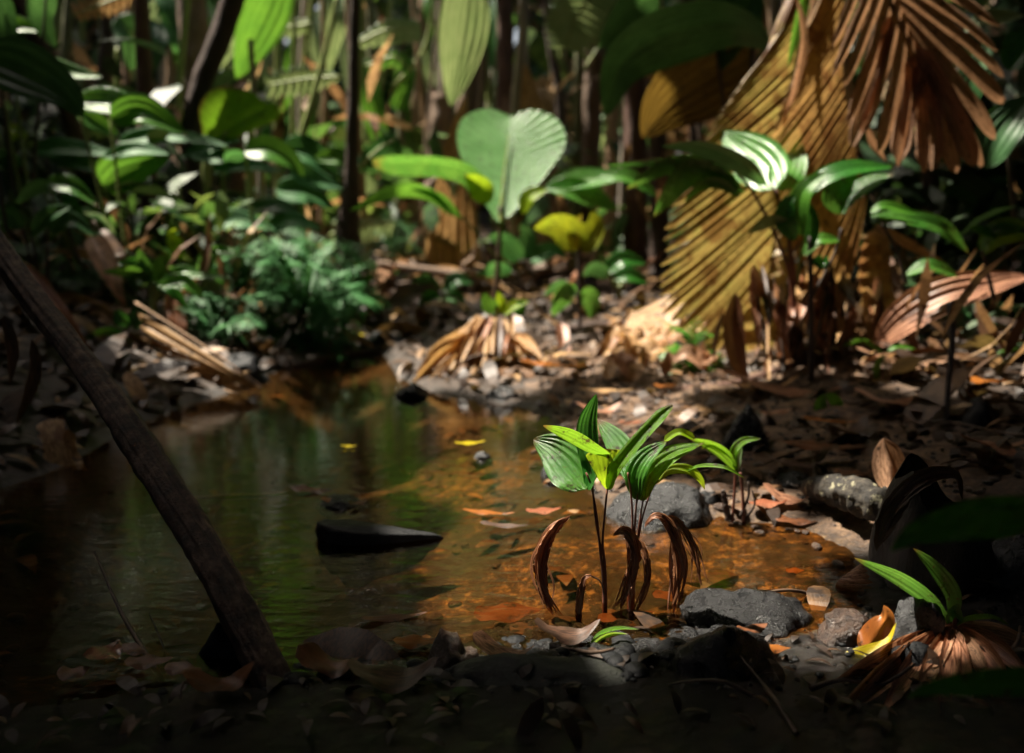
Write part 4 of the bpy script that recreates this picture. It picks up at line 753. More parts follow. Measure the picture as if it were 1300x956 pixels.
# clump of dead hanging leaf bases
t = thing('dead_leaf_clump', 'clump of dead stalks and curled brown leaves around the right bank seedling', 'plant debris', G(1010, 510))
for k in range(64):
    x = rr.uniform(955, 1125); y = rr.uniform(330, 450); l = rr.uniform(40, 110); sx = rr.uniform(-30, 30)
    leaf(t, [(x, y, 3.6+rr.uniform(-.12, .12)), (x+sx*.2, y+l*.4, 3.6), (x+sx*.7, min(525, y+l), 3.5+rr.uniform(-.1, .1))], rr.uniform(6, 19), rr.choice(['curl', 'curl', 'darkdead', 'brown', 'tan', 'darkdead']), name='dead_leaf', prof='lance', tw=[rr.uniform(-60, 60), rr.uniform(-60, 60)], fold=.5, pleat=.1, n=12, cols=6, wav=.3, seed=k)
for k in range(9):
    x = rr.uniform(975, 1090); tube(t, [(x, rr.uniform(360, 400), 3.62), (x+rr.uniform(-6, 6), 450, 3.6), (x+rr.uniform(-20, 20), 515, 3.5)], [3, 5], 'darkstem', None, 'stalk', rough=.5)
# green plants on the right bank
AL = lambda pts, w, m='glossy', tw=40, **k: (pts, w, m, dict(dict(prof='lance', tw=tw, fold=.25, pleat=.03, k=6, cols=24, n=26), **k))
plant('bank_palm', 'young palm with long arching glossy leaves on the right bank', 'palm', (1010, 430, 3.6),
  [([(1012, 500), (1010, 420), (1006, 330), (985, 240)], [4, 3, 2], 'redstem'), ([(1010, 430), (1000, 340), (960, 250), (935, 220)], [3, 2], 'redstem'), ([(1008, 400), (1000, 300), (990, 260), (980, 235)], [2.5, 1.5], 'redstem'), ([(1010, 420), (1015, 330), (1025, 300)], [3, 2], 'petiole')],
  [AL([(985, 243), (975, 215), (945, 185), (912, 170)], 62, 'glossy', 15, prof='ovate', split=1) if 0 else AL([(984, 240, 3.6), (968, 212, 3.72), (945, 190, 3.84), (915, 168, 3.95)], 66, 'heart', [0, 5], prof='ovate'),
   AL([(985, 242, 3.6), (1000, 215, 3.72), (1006, 190, 3.82), (1003, 170, 3.9)], 46, 'glossy', [5, 10], prof='ovate'),
   AL([(972, 236, 3.55), (940, 205, 3.45), (890, 185, 3.4), (838, 185, 3.4)], 40, 'shade', [45, 55]), AL([(938, 240), (900, 212), (850, 208), (795, 240)], 30, 'glossy', [40, 30]),
   AL([(945, 245), (905, 220), (870, 222), (830, 275)], 38, 'glossy', [30, 15]), AL([(935, 225), (900, 205), (850, 203), (768, 210)], 18, 'deep', [50, 55]),
   AL([(940, 250), (915, 232), (890, 235), (868, 258)], 18, 'wide', 35)])
plant('bank_palm', 'young palm with upward forked dark green leaves right of the arching one', 'palm', (1035, 440, 3.4),
  [([(1030, 500), (1030, 400), (1028, 300)], [4, 3], 'darkstem'), ([(1030, 380), (1060, 320), (1068, 290)], [2, 1.5], 'darkstem')],
  [AL([(1018, 262), (1040, 232), (1080, 215), (1133, 212)], 34, 'deep', [45, 50]), AL([(1068, 272), (1080, 250), (1105, 232), (1134, 222)], 28, 'glossy', [25, 45]),
   AL([(1066, 272), (1062, 250), (1072, 230), (1090, 222)], 36, 'glossy', [10, 15]), AL([(1018, 300), (1014, 270), (1022, 240), (1050, 218)], 30, 'wide', 25),
   AL([(1010, 305), (998, 280), (1000, 258), (1010, 248)], 28, 'deep', 10), AL([(1030, 315), (1030, 280), (1026, 255)], 22, 'deep', 10), AL([(1000, 280), (975, 280), (950, 296)], 20, 'pale', 40), AL([(1020, 325), (1040, 305), (1068, 305)], 22, 'wide', 40), AL([(1030, 330), (1045, 335), (1050, 325)], 20, 'deep', 30)])
plant('bank_palm', 'low plant with long drooping green leaves at the dark right side', 'palm', (1165, 345, 3.4),
  [([(1150, 360), (1140, 320), (1120, 285)], [3, 2], 'darkstem'), ([(1165, 380), (1170, 350), (1175, 340)], [3, 2], 'darkstem')],
  [AL([(1105, 275), (1150, 278), (1195, 290), (1230, 322)], 30, 'glossy', [55, 35]), AL([(1105, 270), (1125, 262), (1165, 272)], 18, 'wide', 45), AL([(1150, 350), (1180, 338), (1218, 352)], 24, 'glossy', 45)])
plant('bank_palm', 'small plant with pointed green leaves at the right edge', 'palm', (1270, 340, 3.3),
  [([(1262, 380), (1250, 330), (1246, 318)], [3, 2], 'darkstem')], [AL([(1244, 318), (1256, 300), (1275, 288), (1310, 285)], 26, 'glossy', 30), AL([(1230, 290), (1260, 296), (1300, 292)], 20, 'deep', 50), AL([(1245, 325), (1270, 305), (1310, 300)], 22, 'wide', 35)])
plant('bank_palm', 'dark green broad leaves high at the right edge', 'palm', (1290, 240, 3.8), [([(1290, 300), (1280, 200)], [4, 3], 'darkstem')],
  [AL([(1250, 215), (1270, 170), (1310, 120)], 60, 'shade', 20), AL([(1225, 40), (1250, 25), (1300, 20)], 24, 'pale', 35), AL([(1280, 90), (1300, 60), (1320, 30)], 50, 'deep', 15), AL([(1230, 140), (1235, 100), (1260, 50)], 40, 'shade', 20)])
plant('tiny_sprout', 'two leaf green sprout on the right bank below the dead clump', 'sprout', (1046, 545, 3.0), [([(1047, 550), (1046, 530), (1047, 508)], [1.8, 1.2], 'petiole')],
  [([(1046, 500), (1041, 515), (1043, 542)], 16, 'wide', dict(prof='lance', tw=15)), ([(1048, 500), (1060, 508), (1070, 528)], 16, 'wide', dict(prof='lance', tw=-15))])
plant('tiny_sprout', 'narrow leaved green sprout right of the dead clump', 'sprout', (1122, 500, 3.3), [([(1128, 500), (1124, 470), (1122, 450)], [1.8, 1.2], 'petiole')],
  [([(1120, 450), (1112, 470), (1116, 488)], 10, 'wide', dict(prof='lance', tw=15)), ([(1122, 448), (1140, 440), (1162, 443)], 8, 'wide', dict(prof='lance', tw=40)), ([(1122, 448), (1095, 432), (1068, 440)], 9, 'wide', dict(prof='lance', tw=40))])
plant('tiny_sprout', 'thin green sprout in the shade near the right edge', 'sprout', (1270, 480, 3.2), [([(1262, 485), (1270, 465), (1285, 450)], [1.5, 1.2], 'petiole')], [([(1256, 458), (1280, 446), (1310, 444)], 10, 'wide', dict(prof='lance', tw=40))])
tr([(1206, 385, 2.9), (1209, 430, 2.85), (1203, 500, 2.8), (1199, 570, 2.75)], [5, 4, 3.5, 5], 'darkstem', 'pointed dark grey stake standing in the shade on the right', name='stake', cat='stick')
tr([(1190, 430, 2.95), (1215, 460, 2.9), (1232, 482, 2.88)], [1.5, 1.8], 'twig', 'thin twig crossing the pointed stake', name='twig', cat='twig', down=False)
tr([(690, 498, 3.70), (780, 499, 3.6), (860, 496, 3.5), (930, 488, 3.5), (990, 470, 3.6)], [4, 5.5, 5], 'redbark', 'long thin branch lying on the sandy bank', name='fallen_branch', cat='branch', down=False)
tr([(1075, 455, 3.3), (1140, 445, 3.25)], [1.2, 1], 'twig', 'short pale twig sticking out of the dead clump', name='twig', cat='twig', down=False)
for k, (a, lab) in enumerate([([(1010, 560, 2.8), (960, 540, 2.9), (930, 520, 3.0)], 'grey broken branch leaning on the bluish grey stone'), ([(980, 505, 3.2), (1030, 560, 2.9), (1060, 600, 2.7)], 'dark branch running down the right bank to the broad brown leaf'), ([(1140, 560, 2.8), (1170, 520, 2.9), (1185, 500, 2.95)], 'thin dark branch behind the pod shell'),
        ([(1000, 480, 3.3), (960, 500, 3.3), (925, 530, 3.2)], 'straight pale twig leaning left of the dead clump')]):
    tr(a, [3, 2.2], ['greystem', 'darkstem', 'darkstem', 'twig'][k], lab, name='fallen_branch', cat='branch', down=False)
# a dead frond with many dark ribs in the shade on the right
t = thing('ribbed_dark_frond', 'black ribbed dead frond lying in deep shade behind the stake', 'palm frond', G(1160, 560))
for k in range(12): tube(t, [(1080+k*2, 525+k*8, 2.95), (1150, 520+k*9, 2.92), (1195, 524+k*8, 2.9)], [1.6, 1.2], 'darkstem', None, 'rib', n=8, sides=6)
# fern under the olive frond
def fern_geo(sp, ll, n=16, w=.16, droop=.3, seed=0, lean=.9):
    rr = np.random.RandomState(seed); S = cat_rs(sp, n); T = nrm(np.gradient(S, axis=0)); V = []; Fc = []; UV = []
    up = np.array([0, -.25, 1.0]); A = nrm(np.cross(T, up))
    for i in range(1, n):
        q = i/(n-1); l = ll*(math.sin(math.pi*(.12+.83*q))**.8)
        for s in (-1, 1):
            d = nrm(A[i]*s*lean+T[i]*(.55+.5*q)+rr.randn(3)*.06); sd = nrm(np.cross(d, up)); b = len(V)
            for k, (t, ww) in enumerate(((0, .3), (.35, 1), (.7, .75), (1, .05))):
                c = S[i]+d*l*t-np.array([0, 0, 1])*droop*l*t*t
                V += [c-sd*l*w*ww/2, c+sd*l*w*ww/2]; UV += [(0, t*2), (1, t*2)]
            Fc += [(b+2*k, b+2*k+1, b+2*k+3, b+2*k+2) for k in range(3)]
    g = tube_geo(sp, [ll*.025, ll*.008], 5, n, caps=False); b = len(V); V += list(g[0]); UV += [(.5, .5)]*len(g[0]); Fc += [tuple(i+b for i in f) for f in g[1]]
    return np.array(V), Fc, np.array(UV)
def fern(label, base, fr, m, ll, name='fern', cat='fern', n=16, w=.18, droop=.3, group=None):
    b = P(*base) if len(base) == 3 else G(*base); t = thing(name, label, cat, b, group); s = pxm(b[1])
    for k, f in enumerate(fr):
        sp = PP([(base[0], base[1], b[1])]+[(q[0], q[1], b[1]+(q[2] if len(q) > 2 else 0)) for q in f]); g = fern_geo(sp, ll*s, n, w, droop, k+int(base[0]))
        mesh('frond', g[0], g[1], M[m], t, g[2])
    return t
fern('bright green fern on the sandy bank under the olive frond', (880, 478, 3.75), [[(860, 445), (838, 450)], [(870, 430), (850, 412)], [(890, 430), (905, 425)], [(900, 450), (918, 475)], [(870, 460), (840, 478)], [(895, 465), (915, 450)], [(880, 440), (885, 405)]], 'wide', 26, n=12, w=.32)
# ---------------- D. centre
t = thing('broad_leaf_palm', 'central palm with one bright heart shaped leaf on a thin stalk', 'palm', P(630, 395, 5.3))
tube(t, [(630, 400), (630, 370), (634, 310), (635, 262)], [4, 3.4, 2.6], 'twig', 5.3, 'stem')
fan(t, [(635, 292, 5.244), (637, 245, 5.391), (642, 200, 5.532), (648, 152, 5.683)], [[(632, 284, 5.269), (612, 252, 5.369), (592, 216, 5.482), (580, 178, 5.601), (588, 150, 5.689), (618, 138, 5.726), (647, 147, 5.698)], [(639, 284, 5.269), (670, 250, 5.375), (698, 216, 5.482), (718, 182, 5.589), (708, 152, 5.683), (676, 139, 5.723), (648, 147, 5.698)]], 'heart', 5.35, 'leaf', n=20, pleat=.10, rows=12, bulge=-.015)
tube(t, [(635, 292, 5.23), (637, 245, 5.37), (642, 200, 5.51), (646, 170, 5.60)], [1.6, .5], 'yolive', None, 'midrib')
tube(t, [(635, 290, 5.24), (637, 245, 5.42), (642, 205, 5.58)], [1.3, .4], 'petiole', None, 'midrib')
leaf(t, [(622, 256), (600, 222), (560, 208), (474, 205)], 42, 'glossy', 5.3, prof='strap', tw=[50, 52], fold=.3, pleat=.03, k=5, cols=20)
leaf(t, [(608, 258, 5.2), (612, 240, 5.2), (590, 222, 5.2)], 34, 'lime', None, prof='ovate', tw=15, fold=.3)
leaf(t, [(578, 275, 5.1), (545, 244, 5.1), (500, 240, 5.1), (443, 268, 5.1)], 26, 'wide', None, prof='lance', tw=[50, 35], fold=.3, pleat=.04)
leaf(t, [(586, 278, 5.1), (560, 250, 5.1), (520, 238, 5.1)], 16, 'wide', None, prof='lance', tw=[40, 50], fold=.3)
tube(t, [(632, 330, 5.3), (600, 290, 5.2), (580, 270, 5.1)], [1.8, 1.4], 'petiole', None, 'stem')
leaf(t, [(690, 242), (720, 232), (760, 228), (800, 224)], 38, 'glossy', 5.2, prof='lance', tw=[40, 50], fold=.3, pleat=.03)
leaf(t, [(695, 240), (725, 240), (755, 252), (785, 268)], 34, 'glossy', 5.15, prof='lance', tw=[30, 35], fold=.2, pleat=.03)
leaf(t, [(664, 272), (672, 250), (695, 240)], 22, 'lime', 5.15, prof='lance', tw=30)
leaf(t, [(760, 222), (800, 226), (835, 250)], 24, 'glossy', 5.1, prof='lance', tw=40)
plant('yellowing_palm', 'small palm with yellow green spotted leaves on a dark stem', 'palm', (735, 400, 5.0), [([(738, 405), (736, 360), (735, 320), (735, 310)], [4, 3], 'darkstem')],
  [([(735, 318), (725, 295), (705, 285), (678, 290)], 46, 'yolive', dict(prof='ovate', tw=[15, 30], fold=.3, pleat=.03)), ([(735, 318), (748, 300), (756, 285), (752, 268)], 36, 'yolive', dict(prof='ovate', tw=10, fold=.3, pleat=.04)), ([(730, 318), (728, 290), (738, 272)], 20, 'yellow', dict(prof='ovate', tw=20))])
plant('broad_leaf_sprout', 'two drooping dark leaves with white glare below the yellow green palm', 'sprout', (735, 405, 4.6), [([(736, 420), (735, 390), (733, 372)], [2.5, 2], 'darkstem')],
  [([(732, 372), (720, 370), (708, 385), (702, 402)], 30, 'glossy', dict(prof='ovate', tw=30)), ([(737, 372), (748, 376), (752, 390), (750, 406)], 26, 'glossy', dict(prof='ovate', tw=-10)), ([(730, 375), (712, 362), (690, 375)], 22, 'shade', dict(prof='ovate', tw=35))])
plant('broad_leaf_sprout', 'light green sprout growing on top of the central dead frond', 'sprout', (632, 412, 4.3), [([(632, 415), (630, 395), (630, 385)], [2.5, 2], 'petiole')],
  [([(630, 396), (620, 385), (615, 372)], 22, 'wide', dict(prof='ovate', tw=10)), ([(632, 398), (636, 385), (632, 370)], 16, 'lime', dict(prof='ovate', tw=10)), ([(640, 400), (652, 388), (672, 382)], 15, 'lime', dict(prof='lance', tw=30)), ([(655, 400), (662, 390), (658, 380)], 16, 'deep', dict(prof='ovate', tw=10))])
t = thing('dead_frond_heap', 'tan dead fan frond slumped at the waterline in the centre', 'palm frond', G(610, 508))
fan(t, [(605, 400, 4.25), (620, 405, 4.25), (640, 402, 4.3)], [[(528, 492, 3.95), (560, 503, 3.85), (600, 508, 3.8), (630, 508, 3.8), (662, 502, 3.85), (690, 490, 3.95)]], 'tan', 4.1, 'blade', n=11, pleat=.35, split=.28, rows=12, jit=.10, bulge=.05, seed=3)
for k in range(26):
    x0, y0 = rr.uniform(590, 655), rr.uniform(398, 440); x1 = 605+(x0-622)*2.2+rr.uniform(-35, 35); y1 = rr.uniform(470, 508)
    leaf(t, [(x0, y0, 4.25), ((x0+x1)/2+rr.uniform(-6, 6), (y0+y1)/2-rr.uniform(0, 12), 4.05+rr.uniform(-.05, .08)), (x1, y1, 3.9+rr.uniform(-.05, .1))], rr.uniform(7, 20), rr.choice(['tan', 'amber', 'curl', 'darkdead', 'tan']), name='segment', prof='lance', tw=[rr.uniform(-30, 40), rr.uniform(-50, 50)], fold=.6, pleat=.08, n=14, wav=.2, seed=k)
for k, (a, b) in enumerate([((600, 420), (522, 488)), ((610, 425), (545, 500)), ((612, 415), (575, 504)), ((640, 430), (655, 500)), ((650, 430), (680, 495)), ((595, 425), (540, 450)), ((650, 425), (688, 455))]):
    leaf(t, [(a[0], a[1], 4.15), ((a[0]+b[0])/2, (a[1]+b[1])/2-6, 4.0), (b[0], b[1], 3.88)], 16, 'tan' if k % 2 else 'amber', name='segment', prof='lance', tw=20, fold=.6, pleat=.08)
t = thing('hollow_log', 'short hollow log with black mouth lying at the water edge', 'log', P(640, 510, 3.75))
g = tube_geo(PP([(560, 492, 3.85), (600, 498, 3.8), (645, 500, 3.75), (688, 500, 3.68)]), [9*pxm(3.8), 13*pxm(3.8), 15*pxm(3.8), 15*pxm(3.7)], 18, 24, .2, 3, caps=False); mesh('bark', g[0], g[1], M['barkb'], t, g[2])
g2 = tube_geo(PP([(600, 498, 3.8), (645, 500, 3.75), (686, 500, 3.68)]), [10*pxm(3.8), 12*pxm(3.8), 13*pxm(3.7)], 18, 12, .2, 3, caps=True); mesh('dark_mouth_plug', g2[0], g2[1], M['rockb'], t, g2[2])  # capped black plug paints the darkness of the hollow
big('dead_pleated_blade', 'pale tan broad dead blade lying under the foot of the olive frond', [(850, 375, 4.5), (835, 400, 4.4), (815, 425, 4.3)], [[(800, 400, 4.45), (795, 412, 4.4), (798, 425, 4.3)], [(868, 385, 4.4), (860, 415, 4.3), (840, 440, 4.2)]], 'tan', 4.4, n=4, pleat=.12)
for k in range(34):   # dead leaf heap behind the sandy bank
    x, y = rr.uniform(700, 920), rr.uniform(425, 480); c = G(x, y)
    lab = None
heap = thing('dead_leaf_heap', 'heap of pale tan dead leaves on the bank behind the long branch', 'plant debris', G(830, 480))
for k in range(60):
    x, y = rr.uniform(770, 905), rr.uniform(418, 488); c = G(x, y); a = rr.uniform(0, 3.1); l = rr.uniform(.06, .17); d = np.array([math.cos(a), math.sin(a), rr.uniform(-.2, .5)])*l
    g = blade_geo(np.array([c-d/2+[0, 0, .04], c+[0, 0, .06+rr.random()*.05], c+d/2+[0, 0, .04]]), l*rr.uniform(.3, .55), 'ovate', rr.uniform(-30, 30), .3, .04, view=(rr.uniform(-.3, .3), -.6, 1), n=10, cols=6, wav=.3, seed=k); mesh('dead_leaf', g[0], g[1], M[rr.choice(['tan', 'tan', 'amber', 'brown'])], heap, g[2])
one_leaf('fallen_dead_leaf', 'long dark curved sheath leaning on the bank behind the orange leaves', [(790, 405, 4.3), (775, 430, 4.2), (755, 465, 4.1), (730, 490, 3.95)], 22, 'rust', prof='lance', tw=20, fold=.5)
one_leaf('fallen_dead_leaf', 'straight brown sheath standing right of the central dead frond', [(712, 410, 4.3), (715, 440, 4.2), (722, 480, 4.1)], 20, 'curl', prof='strap', tw=20, fold=.5)
# far bank litter of dead fronds and logs
fb = [([(480, 345), (560, 348), (620, 352)], 'pale fallen frond stalk across the far bank'), ([(520, 362), (590, 370), (650, 385)], 'tan dead frond on the far bank behind the sprout'), ([(660, 375), (720, 350), (800, 330)], 'brown dead frond leaning toward the right on the far bank'),
      ([(700, 395), (760, 365), (850, 345)], 'long dead frond below the yellow green palm'), ([(560, 385), (520, 400), (480, 415)], 'dark dead frond sliding to the far end of the stream'), ([(790, 380), (830, 355), (855, 330)], 'curved dead frond at the foot of the olive frond'),
      ([(480, 385), (500, 365), (540, 355)], 'reddish dead frond piece at the far bank left of centre'), ([(440, 405), (480, 395), (540, 380)], 'dark stick shaped frond stalk at the far waterline')]
for k, (a, lab) in enumerate(fb):
    q = [G(x, y)+np.array([0, 0, .06+.05*(i == 1)]) for i, (x, y) in enumerate(a)]
    g = blade_geo(np.array(q), .13, 'lance', 30, .5, .08, 4, 24, 12, wav=.3, jag=.2, seed=k, view=(0, -.8, 1)); single('fallen_dead_leaf', g, ['tan', 'tan', 'brown', 'curl', 'darkdead', 'curl', 'brown', 'darkdead'][k], lab, 'palm frond')
tr([(350, 470, 4.2), (440, 450, 4.6), (500, 440, 4.8), (590, 405, 5.2)], [4, 6, 5], 'barkd', 'black fallen branch along the far waterline', name='fallen_branch', cat='branch', down=False)
tr([(480, 335, 6.4), (560, 345, 6.3), (640, 350, 6.1), (700, 340, 6.3)], [5, 6, 5], 'barkb', 'brown weathered log lying across the far bank', name='fallen_log', cat='log', down=False)
tr([(700, 420, 4.7), (780, 412, 4.6), (850, 418, 4.5)], [5, 6, 4], 'barkd', 'dark fallen branch behind the heap of tan leaves', name='fallen_branch', cat='branch', down=False)
# ---------------- F. background trunks
T_ = [
 ([(10, -20), (60, 70), (95, 160), (110, 230)], [13, 14, 12], 'redbark', 'reddish leaning trunk in the upper left corner', 5.2),
 ([(178, -20), (183, 80), (188, 190), (190, 300)], [9, 10, 11], 'redbark', 'straight reddish trunk in the upper left', 6.0),
 ([(242, -20), (248, 100), (246, 200)], [17, 18, 19], 'barkb', 'thick grey brown trunk behind the dark leaning one', 7.2),
 ([(302, -20), (275, 60), (252, 120), (243, 190)], [14, 14, 12], 'barkd', 'dark trunk leaning right above the bright round leaf', 5.7),
 ([(451, -20), (448, 120), (445, 250), (442, 290)], [6, 6.5, 8, 15], 'barkd', 'slim dark trunk with flared base left of centre', 5.9),
 ([(602, -20), (596, 80), (590, 200), (582, 320)], [12, 13, 16], 'barkb', 'brown trunk behind the hanging tan sheath', 7.2),
 ([(640, -20), (641, 60), (640, 140), (640, 230)], [10, 11, 12], 'redbark', 'reddish trunk behind the heart shaped leaf', 8.0),
 ([(664, -20), (662, 50), (654, 130), (650, 200)], [4.5, 5.5, 6], 'greystem', 'thin pale trunk just above the heart shaped leaf', 6.4),
 ([(757, 30), (752, 120), (748, 220), (745, 300)], [11, 12, 12], 'barkb', 'brown trunk right of the heart shaped leaf', 7.4),
 ([(735, 60), (733, 160), (730, 250)], [5, 6, 6], 'barkg', 'slim olive trunk next to the brown one right of centre', 7.0),
 ([(803, 40), (806, 130), (808, 230)], [13, 13, 14], 'redbark', 'dark reddish trunk right of the brown pair', 7.0),
 ([(983, -20), (987, 30), (990, 90)], [8, 9, 9], 'greystem', 'pale trunk at the top behind the olive frond', 6.5),
 ([(830, 100), (835, 200), (838, 320)], [10, 11, 12], 'barkd', 'dark trunk left edge of the olive frond', 6.6),
 ([(562, 120), (556, 230), (548, 330)], [15, 18, 22], 'barkb', 'fluted trunk base left of the tan sheath', 7.6),
 ([(510, 130), (508, 230), (505, 320)], [5, 6, 7], 'barkg', 'slim olive brown trunk left of the fluted base', 8.6),
 ([(470, -20), (472, 100), (474, 260)], [5, 5, 6], 'barkg', 'thin olive trunk right of the slim dark trunk', 9.0),
 ([(405, 150), (408, 230), (410, 320)], [9, 10, 12], 'redbark', 'red brown trunk left of the slim dark trunk', 7.8),
 ([(330, 180), (326, 250), (322, 330)], [8, 9, 10], 'tanbark', 'tan trunk stub behind the left ferns', 7.0),
 ([(300, 170), (298, 240), (295, 320)], [10, 11, 12], 'redbark', 'dark red trunk stub left of the tan one', 6.6),
 ([(285, 200), (284, 260), (282, 320)], [6, 7, 7], 'tanbark', 'thin tan trunk stub among the left bushes', 7.4),
 ([(140, -20), (135, 60), (128, 150)], [8, 8, 9], 'barkd', 'thin dark trunk between the two reddish ones', 6.8),
 ([(215, -20), (218, 60), (214, 180)], [6, 6, 7], 'tanbark', 'tan trunk right of the straight reddish trunk', 8.0),
 ([(90, -20), (84, 60), (80, 140)], [6, 7, 7], 'barkg', 'olive trunk in the dim upper left', 7.5),
 ([(870, -20), (880, 40), (885, 120)], [9, 9, 10], 'barkd', 'dark trunk behind the big dark arching leaf', 7.5),
 ([(1235, 120), (1230, 220), (1228, 320)], [14, 15, 17], 'barkd', 'shadowed trunk behind the tip of the split frond', 5.2),
 ([(1180, 200), (1182, 260), (1185, 330)], [11, 12, 13], 'barkd', 'shadowed trunk below the split frond', 5.0),
 ([(690, -20), (700, 60), (712, 140)], [6, 6, 7], 'barkd', 'dark thin trunk leaning behind the pale trunk', 8.8),
 ([(540, -20), (536, 60), (530, 140)], [8, 8, 9], 'tanbark', 'sunlit tan trunk at the top centre', 9.4),
 ([(780, 120), (776, 200), (772, 300)], [7, 8, 9], 'tanbark', 'tan trunk between brown and dark reddish trunks', 8.4),
 ([(690, 200), (694, 260), (698, 330)], [14, 15, 17], 'tanbark', 'pale brown trunk base right of the heart shaped leaf stalk', 7.9),
]
for k, (a, r, m, lab, Y) in enumerate(T_): tr(a, r, m, lab, Y, seed=k, group='palm trunks in the background', rings=.6 if m in ('barkb', 'tanbark') else 0)
# slender upright green petioles
for k, (a, r, m, lab, Y) in enumerate([
 ([(327, -20), (322, 80), (318, 200)], [3, 4], 'petiole', 'leftmost upright green stalk above the bright round leaf', 6.5), ([(354, -20), (352, 90), (352, 200)], [3, 4], 'petiole', 'upright green stalk behind the pale fan leaf', 6.6),
 ([(372, -20), (374, 80), (372, 190)], [3, 3.5], 'petiole', 'second green stalk behind the pale fan leaf', 6.9), ([(430, -10), (412, 70), (396, 130), (382, 200)], [3, 4.5], 'petiole', 'leaning light green stalk crossing the pale fan leaf', 6.0),
 ([(398, -20), (390, 60), (385, 120)], [3, 3], 'petiole', 'green stalk at the top left of the slim dark trunk', 7.0), ([(318, 50), (322, 110), (328, 180)], [3.5, 3], 'greystem', 'pale dry stalk touching the bright round leaf', 5.9),
 ([(240, -20), (232, 60), (228, 150)], [4, 4], 'petiole', 'green stalk before the thick grey brown trunk', 6.6), ([(265, 160), (262, 230), (260, 300)], [5, 6], 'petiole', 'green stalk under the bright round leaf', 6.2),
 ([(500, 110), (540, 60), (560, -20)], [2.5, 3], 'petiole', 'curving stalk at the top centre', 7.8), ([(700, 60), (720, 95), (735, 110)], [2.5, 3], 'petiole', 'forked light stalk at the top right of centre', 7.2),
 ([(760, 60), (742, 90), (732, 120)], [2.5, 3], 'petiole', 'short light stalk joining the forked one', 7.2), ([(150, 60), (148, 110), (142, 170)], [3, 3], 'petiole', 'dim green stalk left of the straight reddish trunk', 6.2)]):
    tr(a, r, m, lab, Y, name='palm_shoot', cat='palm shoot', seed=k, group='upright palm shoots', sides=8, rough=.1)
# hanging sheaths and fans behind
def bfan(label, spine, edges, m, Y, n=9, pleat=.25, split=.6, **k):
    t = thing('background_frond', label, 'palm frond', P(spine[0][0], spine[0][1], Y)); fan(t, spine, edges, m, Y, 'blade', n=n, pleat=pleat, split=split, **k); tube(t, spine, [2.5, 1], 'petiole', Y-.02, 'midrib', n=12, sides=6)
one_leaf('hanging_sheath', 'tall tan hanging sheath left of the heart shaped leaf', [(592, 118, 6.9), (582, 160, 6.9), (575, 230, 6.85), (572, 345, 6.8)], 76, 'tan', cat='dead sheath', prof='tri', tw=[20, 10], fold=.3, pleat=.07, k=6, cols=24, n=30, jag=.15)
one_leaf('hanging_sheath', 'pointed tan sheath right above the heart shaped leaf', [(666, 80, 6.9), (666, 110, 6.9), (664, 160, 6.9)], 62, 'tan', cat='dead sheath', prof='tri', tw=0, fold=.3, pleat=.06, k=5, cols=20)
one_leaf('hanging_leaf', 'big pale green pleated leaf hanging at top centre', [(596, -60, 6.3), (588, 10, 6.3), (580, 70, 6.3), (572, 135, 6.3)], 70, 'pale', prof='lance', tw=[20, 30], fold=.3, pleat=.06, k=7, cols=28, n=30)
bfan('pale green drooping fan at the top right of centre', [(760, -20), (730, 25), (718, 60)], [[(700, -20), (690, 25), (698, 62)], [(800, 0), (775, 50), (740, 72)]], 'pale', 6.2, 9, .25, .7)
bfan('wide pale fan leaf left of the slim dark trunk', [(432, 98), (390, 100), (340, 108)], [[(425, 92), (385, 82), (330, 92)], [(428, 104), (390, 122), (335, 126)]], 'pale', 6.2, 9, .3, .5)
one_leaf('hanging_leaf', 'dark green broad leaf hanging at the top left of centre', [(360, -50, 6.0), (340, 0, 6.0), (318, 50, 6.0), (300, 100, 6.0)], 64, 'wide', prof='lance', tw=[20, 30], fold=.3, pleat=.04, k=6, cols=24, n=26)
bfan('white glared leaf at the top above the pale fan leaf', [(395, 30), (370, 34), (335, 38)], [[(395, 24), (370, 24), (335, 30)], [(395, 40), (370, 48), (340, 46)]], 'pale', 7.0, 5, .2, .8)  # pale leaf colour stands in for glare
bfan('shiny pale leaf right of the slim dark trunk near the top', [(455, 55), (490, 38), (535, 36)], [[(455, 48), (490, 24), (530, 24)], [(458, 62), (495, 58), (535, 54)]], 'pale', 6.8, 7, .2, .8)  # glare on this leaf is put into its pale colour
bfan('green leaf below the shiny pale leaf', [(465, 85), (500, 72), (520, 88)], [[(465, 78), (500, 62), (526, 78)], [(470, 92), (500, 86), (516, 98)]], 'glossy', 6.7, 5, .2, .9)
bfan('tan dead frond hanging at the very top left', [(170, -10), (130, 5), (95, 18)], [[(165, -25), (120, -10), (85, 5)], [(165, 10), (140, 22), (100, 28)]], 'tan', 5.6, 8, .3, .4)
bfan('bluish fan leaf left of the central tan sheath', [(455, 215), (480, 190), (505, 175)], [[(455, 205), (468, 178), (500, 165)], [(462, 222), (495, 208), (515, 190)]], 'blue', 6.3, 7, .25, .6)
bfan('dark striped feather leaf under the slim dark trunk', [(418, 300), (450, 285), (500, 282)], [[(418, 285), (450, 272), (505, 278)], [(420, 318), (452, 312), (498, 300)]], 'pale', 6.0, 12, .3, .05)
